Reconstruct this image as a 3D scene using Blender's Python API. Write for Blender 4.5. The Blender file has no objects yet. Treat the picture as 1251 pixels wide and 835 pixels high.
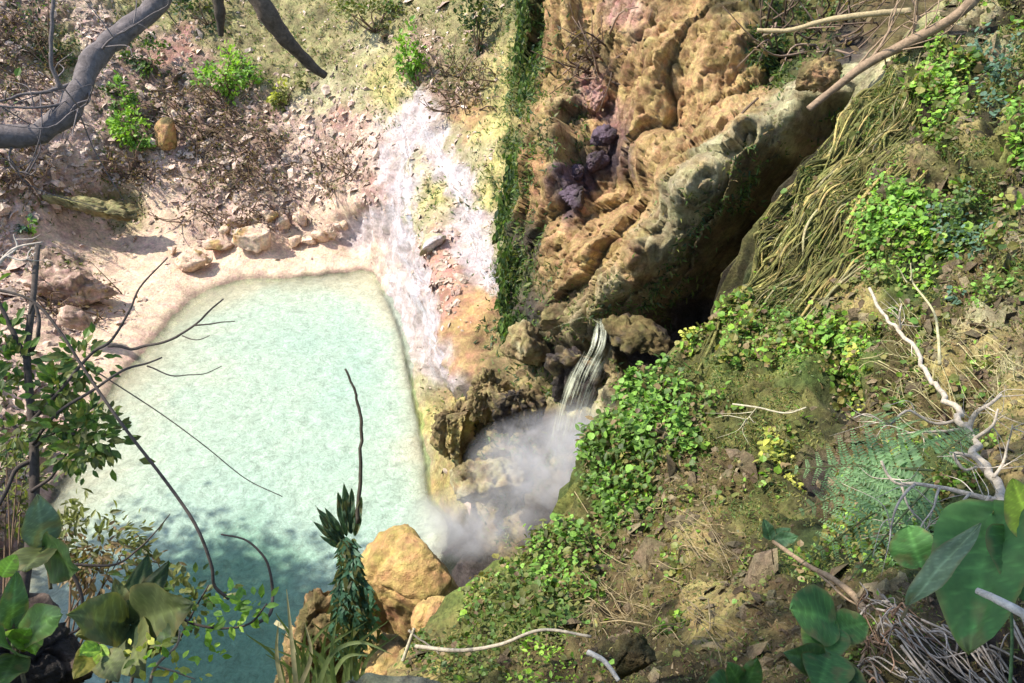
import bpy, bmesh, math, random
import numpy as np
from mathutils import Vector, Matrix

random.seed(7)
RNG = np.random.default_rng(11)
SC = bpy.context.scene
COL = SC.collection
R = math.radians

# ------------------------------------------------------------------ camera
CAM_H, PITCH, FPX = 14.0, R(33), 982.0          # metres above the pool, tilt, focal length in photo pixels
cam = bpy.data.cameras.new('camera')
cam.sensor_width = 36.0
cam.lens = 36.0 * FPX / 1251.0
cam.clip_start, cam.clip_end = 0.05, 2000
camo = bpy.data.objects.new('camera', cam)
camo.location = (0, 0, CAM_H)
camo.rotation_euler = (R(90) - PITCH, 0, 0)
COL.objects.link(camo)
SC.camera = camo

# ------------------------------------------------------------------ sky and sun
to_sun = Vector((-0.62, 0.0, 0.80)).normalized()
elev = math.asin(to_sun.z)
azim = math.atan2(to_sun.x, to_sun.y)
wd = bpy.data.worlds.new('World'); SC.world = wd; wd.use_nodes = True
wn = wd.node_tree.nodes; wl = wd.node_tree.links
sky = wn.new('ShaderNodeTexSky'); sky.sky_type = 'NISHITA'; sky.sun_disc = False
sky.sun_elevation = elev; sky.sun_rotation = azim
bgn = wn['Background']; bgn.inputs['Strength'].default_value = 0.15
wl.new(sky.outputs['Color'], bgn.inputs['Color'])
sl = bpy.data.lights.new('sun', 'SUN'); sl.energy = 3.6; sl.angle = R(0.9); sl.color = (1.0, 0.93, 0.82)
so = bpy.data.objects.new('sun', sl); so.rotation_euler = to_sun.to_track_quat('Z', 'Y').to_euler()
COL.objects.link(so)
SC.view_settings.view_transform = 'Standard'
SC.view_settings.look = 'None'
SC.view_settings.gamma = 1.0
SC.view_settings.use_curve_mapping = False
SC.view_settings.exposure = 1.2
SC.cycles.use_denoising = True
SC.cycles.max_bounces = 8
SC.cycles.transparent_max_bounces = 16
SC.cycles.volume_bounces = 1

# ------------------------------------------------------------------ maths helpers
SP, CP = math.sin(PITCH), math.cos(PITCH)
def P(u, v, d):
    """photo pixel at a distance along the viewing axis -> world point (works on arrays)"""
    u, v, d = np.asarray(u, float), np.asarray(v, float), np.asarray(d, float)
    xi, yi = (u - 625.5) / FPX, (417.5 - v) / FPX
    return np.stack([d * xi, d * (CP + yi * SP), CAM_H + d * (-SP + yi * CP)], -1)
def D(v, z=0.0):
    """distance at which pixel row v meets the level z"""
    return (CAM_H - z) / (SP - CP * (417.5 - v) / FPX)
FW = np.array([0, CP, -SP]); UPV = np.array([0, SP, CP]); RT = np.array([1.0, 0, 0])

_perm = np.random.default_rng(5).permutation(512).astype(np.int64)
_grad = np.random.default_rng(6).normal(size=(512, 3)); _grad /= np.linalg.norm(_grad, axis=1)[:, None]
def gnoise(p, seed=0):
    p = np.asarray(p, float) + seed * 17.31
    i = np.floor(p).astype(np.int64); f = p - i
    w = f * f * f * (f * (f * 6 - 15) + 10)
    out = 0
    for dx in (0, 1):
        for dy in (0, 1):
            for dz in (0, 1):
                h = _perm[(_perm[(_perm[(i[..., 0] + dx) & 511] + i[..., 1] + dy) & 511] + i[..., 2] + dz) & 511]
                g = _grad[h]
                dot = (g * (f - np.array([dx, dy, dz]))).sum(-1)
                wx = w[..., 0] if dx else 1 - w[..., 0]
                wy = w[..., 1] if dy else 1 - w[..., 1]
                wz = w[..., 2] if dz else 1 - w[..., 2]
                out = out + dot * wx * wy * wz
    return out * 1.6
def fbm(p, octv=4, gain=0.5, seed=0):
    a, s, o = 1.0, 0.0, 0
    p = np.asarray(p, float)
    for k in range(octv):
        o = o + a * gnoise(p * (2.03 ** k), seed + k); s += a; a *= gain
    return o / s
def ridged(p, octv=4, seed=0):
    a, s, o = 1.0, 0.0, 0
    for k in range(octv):
        o = o + a * (1 - 2 * np.abs(gnoise(p * (2.07 ** k), seed + k))); s += a; a *= 0.5
    return o / s
def billow(p, octv=4, seed=0):
    return -ridged(p, octv, seed)
def unit(a): return a / (np.linalg.norm(a, axis=-1, keepdims=True) + 1e-9)
def sstep(a, b, x):
    t = np.clip((x - a) / (b - a), 0, 1); return t * t * (3 - 2 * t)

def worley(p, seed=0):
    """distance to nearest and second nearest cell point, and a number that belongs to the cell"""
    p = np.asarray(p, float); i = np.floor(p).astype(np.int64); sh = p.shape[:-1]
    f1 = np.full(sh, 9.); f2 = np.full(sh, 9.); idn = np.zeros(sh, np.int64); off = np.zeros(p.shape)
    for dx in (-1, 0, 1):
        for dy in (-1, 0, 1):
            for dz in (-1, 0, 1):
                c = i + np.array([dx, dy, dz])
                h = _perm[(_perm[(_perm[(c[..., 0] + seed * 7) & 511] + c[..., 1]) & 511] + c[..., 2]) & 511]
                q = c + .5 + .42 * _grad[h]; d = np.linalg.norm(p - q, axis=-1)
                n = d < f1; f2 = np.where(n, f1, np.minimum(f2, d)); idn = np.where(n, h, idn)
                off = np.where(n[..., None], p - q, off); f1 = np.where(n, d, f1)
    return f1, f2, idn, off
def fracture(X, sc, seed=0):
    """split slabs: every cell stands proud or back and leans its own way, dark joints between"""
    w = X + .16 * np.stack([fbm(X * 1.1, 3, seed=seed + a) for a in (1, 5, 9)], -1)
    f1, f2, h, off = worley(w * np.array(sc), seed)
    lvl = (h % 97) / 97. - .5; tl = (off * _grad[(h * 3) & 511]).sum(-1)
    return 1.0 * lvl + 1.1 * tl - .45 * np.exp(-((f2 - f1) / .07) ** 2)
class TPS:
    def __init__(s, pts, lam=0.0015):
        a = np.array(pts, float); s.c = a[:, :2] / 100.0; n = len(a)
        K = s.phi(np.linalg.norm(s.c[:, None] - s.c[None], axis=2)) + lam * np.eye(n)
        Pm = np.hstack([np.ones((n, 1)), s.c])
        A = np.zeros((n + 3, n + 3)); A[:n, :n] = K; A[:n, n:] = Pm; A[n:, :n] = Pm.T
        b = np.zeros(n + 3); b[:n] = np.log(a[:, 2])
        s.w = np.linalg.solve(A, b)
    @staticmethod
    def phi(r): return r * r * np.log(r + 1e-9)
    def __call__(s, u, v):
        sh = np.shape(u)
        q = np.stack([np.ravel(u), np.ravel(v)], 1) / 100.0
        out = np.empty(len(q))
        for k in range(0, len(q), 20000):
            r = np.linalg.norm(q[k:k+20000, None] - s.c[None], axis=2)
            out[k:k+20000] = s.phi(r) @ s.w[:-3] + s.w[-3] + q[k:k+20000] @ s.w[-2:]
        return np.exp(out).reshape(sh)

# ------------------------------------------------------------------ object helpers
def link(o):
    COL.objects.link(o); return o
def tag(o, label=None, cat=None, group=None, kind=None):
    if label: o['label'] = label
    if cat: o['category'] = cat
    if group: o['group'] = group
    if kind: o['kind'] = kind
    return o
def empty(name, loc, label, cat, group=None):
    o = bpy.data.objects.new(name, None); o.location = tuple(loc); link(o)
    o.empty_display_size = 0.1
    bpy.context.view_layer.update()
    return tag(o, label, cat, group)
def mesh_obj(name, verts, faces, mat, cols=None, parent=None, smooth=True, wet=None):
    """verts world-space array, faces list or int array; cols per vertex albedo"""
    verts = np.asarray(verts, float)
    org = np.zeros(3)
    if parent is not None: org = np.array(parent.location)
    else: org = verts.mean(0)
    me = bpy.data.meshes.new(name)
    if isinstance(faces, np.ndarray):
        n, k = faces.shape
        me.vertices.add(len(verts)); me.vertices.foreach_set('co', (verts - org).ravel())
        me.loops.add(n * k); me.loops.foreach_set('vertex_index', faces.ravel().astype(np.int32))
        me.polygons.add(n); me.polygons.foreach_set('loop_start', np.arange(0, n * k, k, dtype=np.int32))
        me.update(calc_edges=True)
    else:
        me.from_pydata((verts - org).tolist(), [], faces)
    if cols is not None:
        at = me.attributes.new('tint', 'FLOAT_COLOR', 'POINT')
        c = np.ones((len(verts), 4)); c[:, :3] = cols
        at.data.foreach_set('color', c.ravel())
    if wet is not None:
        at = me.attributes.new('wet', 'FLOAT', 'POINT')
        at.data.foreach_set('value', np.asarray(wet, float).ravel())
    me.polygons.foreach_set('use_smooth', np.full(len(me.polygons), smooth))
    me.validate(); me.update()
    o = bpy.data.objects.new(name, me); link(o)
    if parent is not None: o.parent = parent
    else: o.location = tuple(org)
    me.materials.append(mat)
    return o
class Geo:
    """collects pieces of one mesh"""
    def __init__(s): s.v, s.f, s.c, s.n, s.pf = [], [], [], 0, []
    def add(s, v, f, c):
        v = np.asarray(v, float); s.v.append(v); s.pf.append(f)
        s.f += [tuple(int(i) + s.n for i in q) for q in f]
        c = np.asarray(c, float)
        s.c.append(np.broadcast_to(c, (len(v), 3)) if c.ndim == 1 else c); s.n += len(v)
    def build(s, name, mat, parent=None, smooth=True):
        return mesh_obj(name, np.concatenate(s.v), s.f, mat, np.concatenate(s.c), parent, smooth)
def spline(pts, n):
    p = np.array(pts, float)
    if len(p) == 2: t = np.linspace(0, 1, n)[:, None]; return p[0] * (1 - t) + p[1] * t
    p = np.vstack([2 * p[0] - p[1], p, 2 * p[-1] - p[-2]])
    m = len(p) - 3; out = []
    for t in np.linspace(0, m - 1e-6, n):
        k = int(t); x = t - k; a, b, c, d = p[k:k+4]
        out.append(0.5 * (2*b + (c-a)*x + (2*a-5*b+4*c-d)*x*x + (3*b-a-3*c+d)*x**3))
    return np.array(out)
def tube(path, r0, r1=None, sides=7, rough=0.0, seed=0, power=1.0, radii=None):
    path = np.asarray(path, float); n = len(path)
    if radii is None:
        t = np.linspace(0, 1, n) ** power; radii = r0 * (1 - t) + (r0 if r1 is None else r1) * t
    tan = np.gradient(path, axis=0); tan /= np.linalg.norm(tan, axis=1)[:, None] + 1e-9
    ref = np.array([0.31, 0.52, 0.79]); V = []
    ang = np.linspace(0, 2 * math.pi, sides, endpoint=False)
    a = np.cross(tan[0], ref); a /= np.linalg.norm(a)
    for i in range(n):
        a = a - tan[i] * (a @ tan[i]); a /= np.linalg.norm(a) + 1e-9
        b = np.cross(tan[i], a)
        V.append(path[i] + radii[i] * (np.cos(ang)[:, None] * a + np.sin(ang)[:, None] * b))
    V = np.concatenate(V)
    if rough:
        ctr = np.repeat(path, sides, axis=0); dv = V - ctr
        rm = float(np.mean(radii))
        V = ctr + dv * (1 + rough * fbm(V / (rm * 3.0), 3, seed=seed) * 1.6)[:, None]
    F = []
    for i in range(n - 1):
        for k in range(sides):
            k2 = (k + 1) % sides
            F.append((i*sides+k, i*sides+k2, (i+1)*sides+k2, (i+1)*sides+k))
    F.append(tuple(range(sides - 1, -1, -1))); F.append(tuple((n-1)*sides + k for k in range(sides)))
    return V, F

# ------------------------------------------------------------------ materials
def newmat(name):
    m = bpy.data.materials.new(name); m.use_nodes = True
    nt = m.node_tree; b = nt.nodes['Principled BSDF']
    return m, nt, b
def N(nt, t, **kw):
    n = nt.nodes.new(t)
    for k, v in kw.items(): setattr(n, k, v)
    return n
def noise_node(nt, scale, detail=6, rough=0.6, vec=None, dist=0.0):
    n = N(nt, 'ShaderNodeTexNoise'); n.inputs['Scale'].default_value = scale
    n.inputs['Detail'].default_value = detail; n.inputs['Roughness'].default_value = rough
    n.inputs['Distortion'].default_value = dist
    if vec is not None: nt.links.new(vec, n.inputs['Vector'])
    return n
def ground_mat(name, s1=1.6, s2=11.0, bump=0.12, var=(0.55, 1.5), rough=0.9, spec=0.25, bdist=0.25):
    m, nt, b = newmat(name); L = nt.links
    geo = N(nt, 'ShaderNodeNewGeometry'); vec = geo.outputs['Position']
    at = N(nt, 'ShaderNodeAttribute', attribute_name='tint')
    wt = N(nt, 'ShaderNodeAttribute', attribute_name='wet')
    n1 = noise_node(nt, s1, 8, 0.65, vec, 0.4); n2 = noise_node(nt, s2, 8, 0.72, vec)
    n3 = noise_node(nt, s2 * 4.5, 4, 0.7, vec)
    mul = N(nt, 'ShaderNodeMath', operation='MULTIPLY'); L.new(n1.outputs['Fac'], mul.inputs[0]); L.new(n2.outputs['Fac'], mul.inputs[1])
    mr = N(nt, 'ShaderNodeMapRange'); mr.inputs['From Min'].default_value = 0.13; mr.inputs['From Max'].default_value = 0.40
    mr.inputs['To Min'].default_value = var[0]; mr.inputs['To Max'].default_value = var[1]
    L.new(mul.outputs[0], mr.inputs['Value'])
    vm = N(nt, 'ShaderNodeVectorMath', operation='SCALE'); L.new(at.outputs['Color'], vm.inputs[0]); L.new(mr.outputs[0], vm.inputs['Scale'])
    # hue drift
    hs = N(nt, 'ShaderNodeHueSaturation'); L.new(vm.outputs[0], hs.inputs['Color'])
    h = N(nt, 'ShaderNodeMapRange'); h.inputs['From Min'].default_value = 0.3; h.inputs['From Max'].default_value = 0.7
    h.inputs['To Min'].default_value = 0.47; h.inputs['To Max'].default_value = 0.53
    L.new(noise_node(nt, s1 * 2.3, 4, 0.6, vec).outputs['Fac'], h.inputs['Value']); L.new(h.outputs[0], hs.inputs['Hue'])
    L.new(hs.outputs['Color'], b.inputs['Base Color'])
    add = N(nt, 'ShaderNodeMath', operation='MULTIPLY_ADD'); add.inputs[1].default_value = 0.35
    L.new(n3.outputs['Fac'], add.inputs[0]); L.new(n2.outputs['Fac'], add.inputs[2])
    bp = N(nt, 'ShaderNodeBump'); bp.inputs['Strength'].default_value = 0.9; bp.inputs['Distance'].default_value = bump
    L.new(add.outputs[0], bp.inputs['Height']); L.new(bp.outputs['Normal'], b.inputs['Normal'])
    rr = N(nt, 'ShaderNodeMapRange'); rr.inputs['To Min'].default_value = rough; rr.inputs['To Max'].default_value = 0.22
    L.new(wt.outputs['Fac'], rr.inputs['Value']); L.new(rr.outputs[0], b.inputs['Roughness'])
    b.inputs['Specular IOR Level'].default_value = spec
    return m
def streaked(m, amt=.9):
    nt = m.node_tree; L = nt.links; b = nt.nodes['Principled BSDF']; src = b.inputs['Base Color'].links[0].from_socket
    geo = N(nt, 'ShaderNodeNewGeometry'); mp = N(nt, 'ShaderNodeMapping'); mp.inputs['Scale'].default_value = (4.5, 4.5, .7); L.new(geo.outputs['Position'], mp.inputs['Vector'])
    n = noise_node(nt, 1.0, 7, .7, mp.outputs['Vector'], .8)
    mr = N(nt, 'ShaderNodeMapRange'); mr.inputs['From Min'].default_value = .50; mr.inputs['From Max'].default_value = .68; mr.inputs['To Max'].default_value = amt; L.new(n.outputs['Fac'], mr.inputs['Value'])
    mx = N(nt, 'ShaderNodeMixRGB', blend_type='MULTIPLY'); mx.inputs['Color2'].default_value = (.42, .36, .28, 1); L.new(mr.outputs[0], mx.inputs['Fac']); L.new(src, mx.inputs['Color1']); L.new(mx.outputs[0], b.inputs['Base Color'])
    return m
def leaf_mat(name, transl=0.35, rough=0.5, scale=60.0, var=(0.7, 1.3)):
    m, nt, b = newmat(name); L = nt.links
    at = N(nt, 'ShaderNodeAttribute', attribute_name='tint')
    geo = N(nt, 'ShaderNodeNewGeometry')
    n = noise_node(nt, scale, 3, 0.6, geo.outputs['Position'])
    mr = N(nt, 'ShaderNodeMapRange'); mr.inputs['From Min'].default_value = 0.3; mr.inputs['From Max'].default_value = 0.7
    mr.inputs['To Min'].default_value, mr.inputs['To Max'].default_value = var
    L.new(n.outputs['Fac'], mr.inputs['Value'])
    vm = N(nt, 'ShaderNodeVectorMath', operation='SCALE'); L.new(at.outputs['Color'], vm.inputs[0]); L.new(mr.outputs[0], vm.inputs['Scale'])
    L.new(vm.outputs[0], b.inputs['Base Color']); b.inputs['Roughness'].default_value = rough
    b.inputs['Specular IOR Level'].default_value = 0.35
    tr = N(nt, 'ShaderNodeBsdfTranslucent')
    bc = N(nt, 'ShaderNodeVectorMath', operation='MULTIPLY'); bc.inputs[1].default_value = (1.15, 1.25, 0.6)
    L.new(vm.outputs[0], bc.inputs[0]); L.new(bc.outputs[0], tr.inputs['Color'])
    mx = N(nt, 'ShaderNodeMixShader'); mx.inputs[0].default_value = transl
    L.new(b.outputs[0], mx.inputs[1]); L.new(tr.outputs[0], mx.inputs[2])
    L.new(mx.outputs[0], nt.nodes['Material Output'].inputs['Surface'])
    return m
def bark_mat(name, scale=14.0, bump=0.02, var=(0.5, 1.5)):
    m, nt, b = newmat(name); L = nt.links
    at = N(nt, 'ShaderNodeAttribute', attribute_name='tint')
    geo = N(nt, 'ShaderNodeNewGeometry')
    n = noise_node(nt, scale, 8, 0.7, geo.outputs['Position'], 0.6)
    mr = N(nt, 'ShaderNodeMapRange'); mr.inputs['From Min'].default_value = 0.3; mr.inputs['From Max'].default_value = 0.7
    mr.inputs['To Min'].default_value, mr.inputs['To Max'].default_value = var
    L.new(n.outputs['Fac'], mr.inputs['Value'])
    vm = N(nt, 'ShaderNodeVectorMath', operation='SCALE'); L.new(at.outputs['Color'], vm.inputs[0]); L.new(mr.outputs[0], vm.inputs['Scale'])
    L.new(vm.outputs[0], b.inputs['Base Color']); b.inputs['Roughness'].default_value = 0.85
    b.inputs['Specular IOR Level'].default_value = 0.2
    bp = N(nt, 'ShaderNodeBump'); bp.inputs['Strength'].default_value = 0.8; bp.inputs['Distance'].default_value = bump
    L.new(n.outputs['Fac'], bp.inputs['Height']); L.new(bp.outputs['Normal'], b.inputs['Normal'])
    return m
M_GROUND = ground_mat('travertine_and_earth')
M_CLIFF = streaked(ground_mat('cliff_stone', 1.6, 13.0, 0.10, (.5, 1.55)))
M_ROCK = ground_mat('rock', 2.2, 9.0, 0.10)
M_NEAR = ground_mat('mossy_slope', 2.4, 22.0, 0.07, (0.32, 1.65))
M_LEAF = leaf_mat('leaf', 0.4)
M_BIGLEAF = leaf_mat('broad_leaf', 0.3, 0.62, 22.0, (0.8, 1.2))
M_BARK = bark_mat('bark')
M_TWIG = bark_mat('twig', 40.0, 0.004)

# ------------------------------------------------------------------ kinds of surface: colour a, colour b, relief, flutes, wet
Z = {
 'sand':    ((.78,.59,.43), (.70,.51,.37), .03, 0, .0),
 'earth':   ((.66,.49,.39), (.47,.33,.25), .22, 0, .0),
 'brush':   ((.42,.29,.22), (.18,.12,.085), .28, 0, .0),
 'bankgrn': ((.37,.33,.15), (.20,.175,.085), .25, .1, .0),
 'calcite': ((.62,.55,.56), (.48,.39,.36), .10, .55, .5),
 'yellow':  ((.60,.52,.20), (.42,.36,.14), .20, .3, .2),
 'orange':  ((.52,.32,.14), (.40,.25,.11), .16, .2, .2),
 'salmon':  ((.58,.32,.24), (.42,.22,.15), .10, .1, .1),
 'tan':     ((.54,.37,.17), (.31,.195,.085), .22, .26, .0),
 'lowrock': ((.36,.28,.13), (.16,.12,.06), .45, .5, .15),
 'wet':     ((.07,.055,.05),(.035,.03,.025), .35, .2, .6),  # wet stone; its dark tone also paints shade into holes and hollows
 'purple':  ((.14,.10,.13), (.05,.035,.045), .30, .1, .5),
 'pink':    ((.48,.31,.25), (.40,.22,.16), .25, .1, .0),
 'dkmoss':  ((.07,.10,.03), (.03,.05,.012), .25, .5, .1),
 'olive':   ((.20,.19,.06), (.08,.08,.025), .24, .4, .0),
 'gold':    ((.46,.36,.13), (.34,.27,.11), .08, .1, .0),
 'brown':   ((.20,.155,.065), (.080,.063,.026), .32, .2, .0),
 'green':   ((.20,.26,.06), (.09,.12,.03), .12, .1, .0),
 'pale':    ((.50,.45,.27), (.32,.28,.15), .14, .2, .0),
 'ochre':   ((.60,.41,.16), (.46,.30,.11), .16, .2, .1),
 'bed':     ((.55,.50,.40), (.40,.36,.28), .15, 0, .0),
}
ZN = list(Z)
def zoned(zpts, u, v, pos, jitter=15.0, sigma=1.0, seed=0):
    """spread the kinds of surface over a sheet with ragged, noise-broken borders"""
    sh = u.shape
    j1 = fbm(pos * 0.9, 4, 0.6, seed + 40) * jitter * 2.2; j2 = fbm(pos * 0.9, 4, 0.6, seed + 60) * jitter * 2.2
    q = np.stack([(u + j1).ravel(), (v + j2).ravel()], 1)
    c = np.array([(a, b) for a, b, _ in zpts], float)
    k = np.array([ZN.index(t) for _, _, t in zpts])
    W = np.zeros((len(q), len(ZN)))
    for s in range(0, len(q), 20000):
        d2 = ((q[s:s+20000, None] - c[None]) ** 2).sum(2)
        dm = d2.min(1, keepdims=True)
        w = np.exp(-(np.sqrt(d2) - np.sqrt(dm)) / (7.0 * sigma))
        for t in range(len(ZN)):
            if (k == t).any(): W[s:s+20000, t] = w[:, k == t].sum(1)
    W /= W.sum(1, keepdims=True)
    A = np.array([Z[t][0] for t in ZN]); B = np.array([Z[t][1] for t in ZN])
    m = sstep(-0.35, 0.35, fbm(pos * 1.7, 5, 0.65, seed + 80)).ravel()[:, None]
    col = (W @ A) * m + (W @ B) * (1 - m)
    par = W @ np.array([Z[t][2:] for t in ZN])
    return col.reshape(sh + (3,)), par[:, 0].reshape(sh), par[:, 1].reshape(sh), par[:, 2].reshape(sh), W.reshape(sh + (len(ZN),))
def grid_normals(X):
    du = np.gradient(X, axis=1); dv = np.gradient(X, axis=0)
    n = np.cross(du, dv); n /= np.linalg.norm(n, axis=-1, keepdims=True) + 1e-12
    s = np.sign((n * (np.array([0, 0, CAM_H]) - X)).sum(-1, keepdims=True)); return n * s
def grid_faces(nr, nc):
    i = np.arange(nr * nc).reshape(nr, nc)
    return np.stack([i[:-1, :-1], i[1:, :-1], i[1:, 1:], i[:-1, 1:]], -1).reshape(-1, 4)
def relief(X, amp, flute, seed=0, sc=1.0):
    p = X * np.array([1, 1, 1.0])
    a = 0.55 * fbm(p * 0.55 * sc, 3, 0.5, seed) + 0.55 * billow(p * 1.3 * sc, 5, seed + 9) + 0.25 * fbm(p * 5.0 * sc, 4, 0.6, seed + 15)
    fl = billow(p * np.array([1.5, 1.5, 0.28]) * sc + 0.35 * fbm(p * 0.8, 2, seed=seed)[..., None], 4, seed + 23)
    return amp * a * 1.6 + flute * fl * 0.55

# ------------------------------------------------------------------ SHEET 1: basin, beach, far bank, travertine tongue and cliff
pool_rim = []  # filled from the shape below
C1 = [
 # outside the frame: top of bank, left, right, bottom
 (-400,-500,40),(200,-500,44),(700,-500,26),(1200,-500,22),(1500,-500,20),
 (-400,-200,33),(0,-200,34.5),(300,-200,36),(560,-200,29),(680,-200,21),(900,-200,17.5),(1200,-200,16),(1500,-200,15),
 (-400,200,24),(-400,500,15.5),(-400,800,12.5),(-400,1000,11.5),
 # far bank
 (0,0,31),(100,0,32.5),(200,0,33.5),(320,0,33.5),(420,0,32.5),(500,0,30.5),(560,0,29),
 (0,100,29.5),(100,100,31),(200,100,32),(320,100,32),(420,110,30.5),
 (0,200,28),(100,200,29.8),(200,200,30.9),(320,200,31),(420,200,30),
 (0,260,27.5),(100,265,D(265,1.5)),(200,262,D(262,1.4)),(300,265,D(265,1.5)),(400,262,D(262,1.4)),
 (0,330,D(330,1.4)),(60,340,D(340,1.2)),(150,310,D(310,.5)),(260,312,D(312,.35)),(360,306,D(306,.3)),(430,300,D(300,.4)),
 # pool shore (z = 0) and bed
 (440,333,D(333,-.05)),(340,343,D(343,-.05)),(270,352,D(352,-.05)),(232,372,D(372,-.05)),(205,400,D(400,-.05)),(170,440,D(440,-.05)),(140,475,D(475,-.05)),(115,520,D(520,-.05)),(75,600,D(600,-.05)),(20,700,D(700,-.05)),(-60,850,D(850,-.05)),
 (452,336,D(336,-.10)),(462,348,D(348,-.05)),(466,338,D(338,.25)),(445,324,D(324,.16)),(395,330,D(330,.16)),(370,334,D(334,.12)),(420,327,D(327,.16)),(402,337,D(337,-.06)),(372,340,D(340,-.06)),(340,334,D(334,.14)),(268,342,D(342,.14)),(222,364,D(364,.14)),(194,394,D(394,.14)),(160,432,D(432,.14)),(128,470,D(470,.15)),
 (100,400,D(400,.5)),(60,460,D(460,.6)),(0,420,D(420,1.3)),(0,520,D(520,1.2)),(-60,640,D(640,1.5)),(-120,760,D(760,1.6)),
 (330,375,D(375,-.9)),(420,360,D(360,-.8)),(280,430,D(430,-.9)),(400,440,D(440,-1.6)),(200,520,D(520,-.9)),(330,540,D(540,-1.4)),(430,540,D(540,-1.6)),
 (160,620,D(620,-1.1)),(300,660,D(660,-2.2)),(430,650,D(650,-1.6)),(200,760,D(760,-3.4)),(330,800,D(800,-3.4)),(60,800,D(800,-.9)),(100,950,D(950,-2)),(350,950,D(950,-2)),(600,950,D(950,-1.5)),(900,950,D(950,-1.2)),  # near left bed sunk so the shaded water takes the darker colour
 # foot of the tongue along the water
 (462,345,D(345,.0)),(480,380,D(380,.05)),(492,420,D(420,.0)),(502,470,D(470,.0)),(512,520,D(520,.0)),(520,570,D(570,.0)),(527,610,D(610,-.0)),(540,640,D(640,-.3)),
 # tongue and its top
 (445,240,28.6),(440,150,29.8),(450,60,30.5),(500,120,28.2),(505,200,26.6),(505,280,25.2),(515,350,23.4),(530,420,21.6),(540,470,20.4),
 (560,60,27.8),(570,150,26),(575,250,24),(580,330,22.4),(575,400,20.9),(570,460,19.8),
 (620,0,27),(620,120,24.5),(618,250,22),(620,350,20.2),(630,410,18.8),
 # cliff
 (665,0,21),(690,0,19.8),(652,130,20.6),(682,150,18.2),(665,215,18.5),(690,290,17.4),(662,300,17.9),(670,370,17.2),(645,380,18.2),
 (735,0,19.2),(730,60,18.9),(728,120,18.9),(728,180,18.5),(705,235,18.0),(645,250,20.2),
 (800,0,17.2),(785,90,16.6),(772,180,16.5),(860,0,16),(850,100,15.3),(840,160,15.3),(900,60,14.7),(912,110,14.5),(790,235,16.0),(745,290,16.2),(705,340,16.5),
 (960,0,16),(1000,30,15.5),(940,50,15.1),(1050,0,15),(1050,50,14.0),
 (1150,0,14),(1250,0,13.5),(1250,150,13.5),(1100,250,15.5),(1000,300,16.5),
 # lower rocks by the mist
 (560,520,18.8),(600,490,17.7),(640,450,16.9),(690,445,16.6),(560,570,18.6),(600,560,17.5),(650,530,16.4),(620,610,17.2),(570,640,18),(700,500,15.6),(740,430,15),
 (700,600,15),(640,680,15.6),(560,720,16.4),(800,500,13.5),(800,700,13),(1000,500,12),(1000,800,11),(1250,400,11.5),(1250,800,10.5),(1500,300,11.5),(1500,800,10),
]
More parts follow.
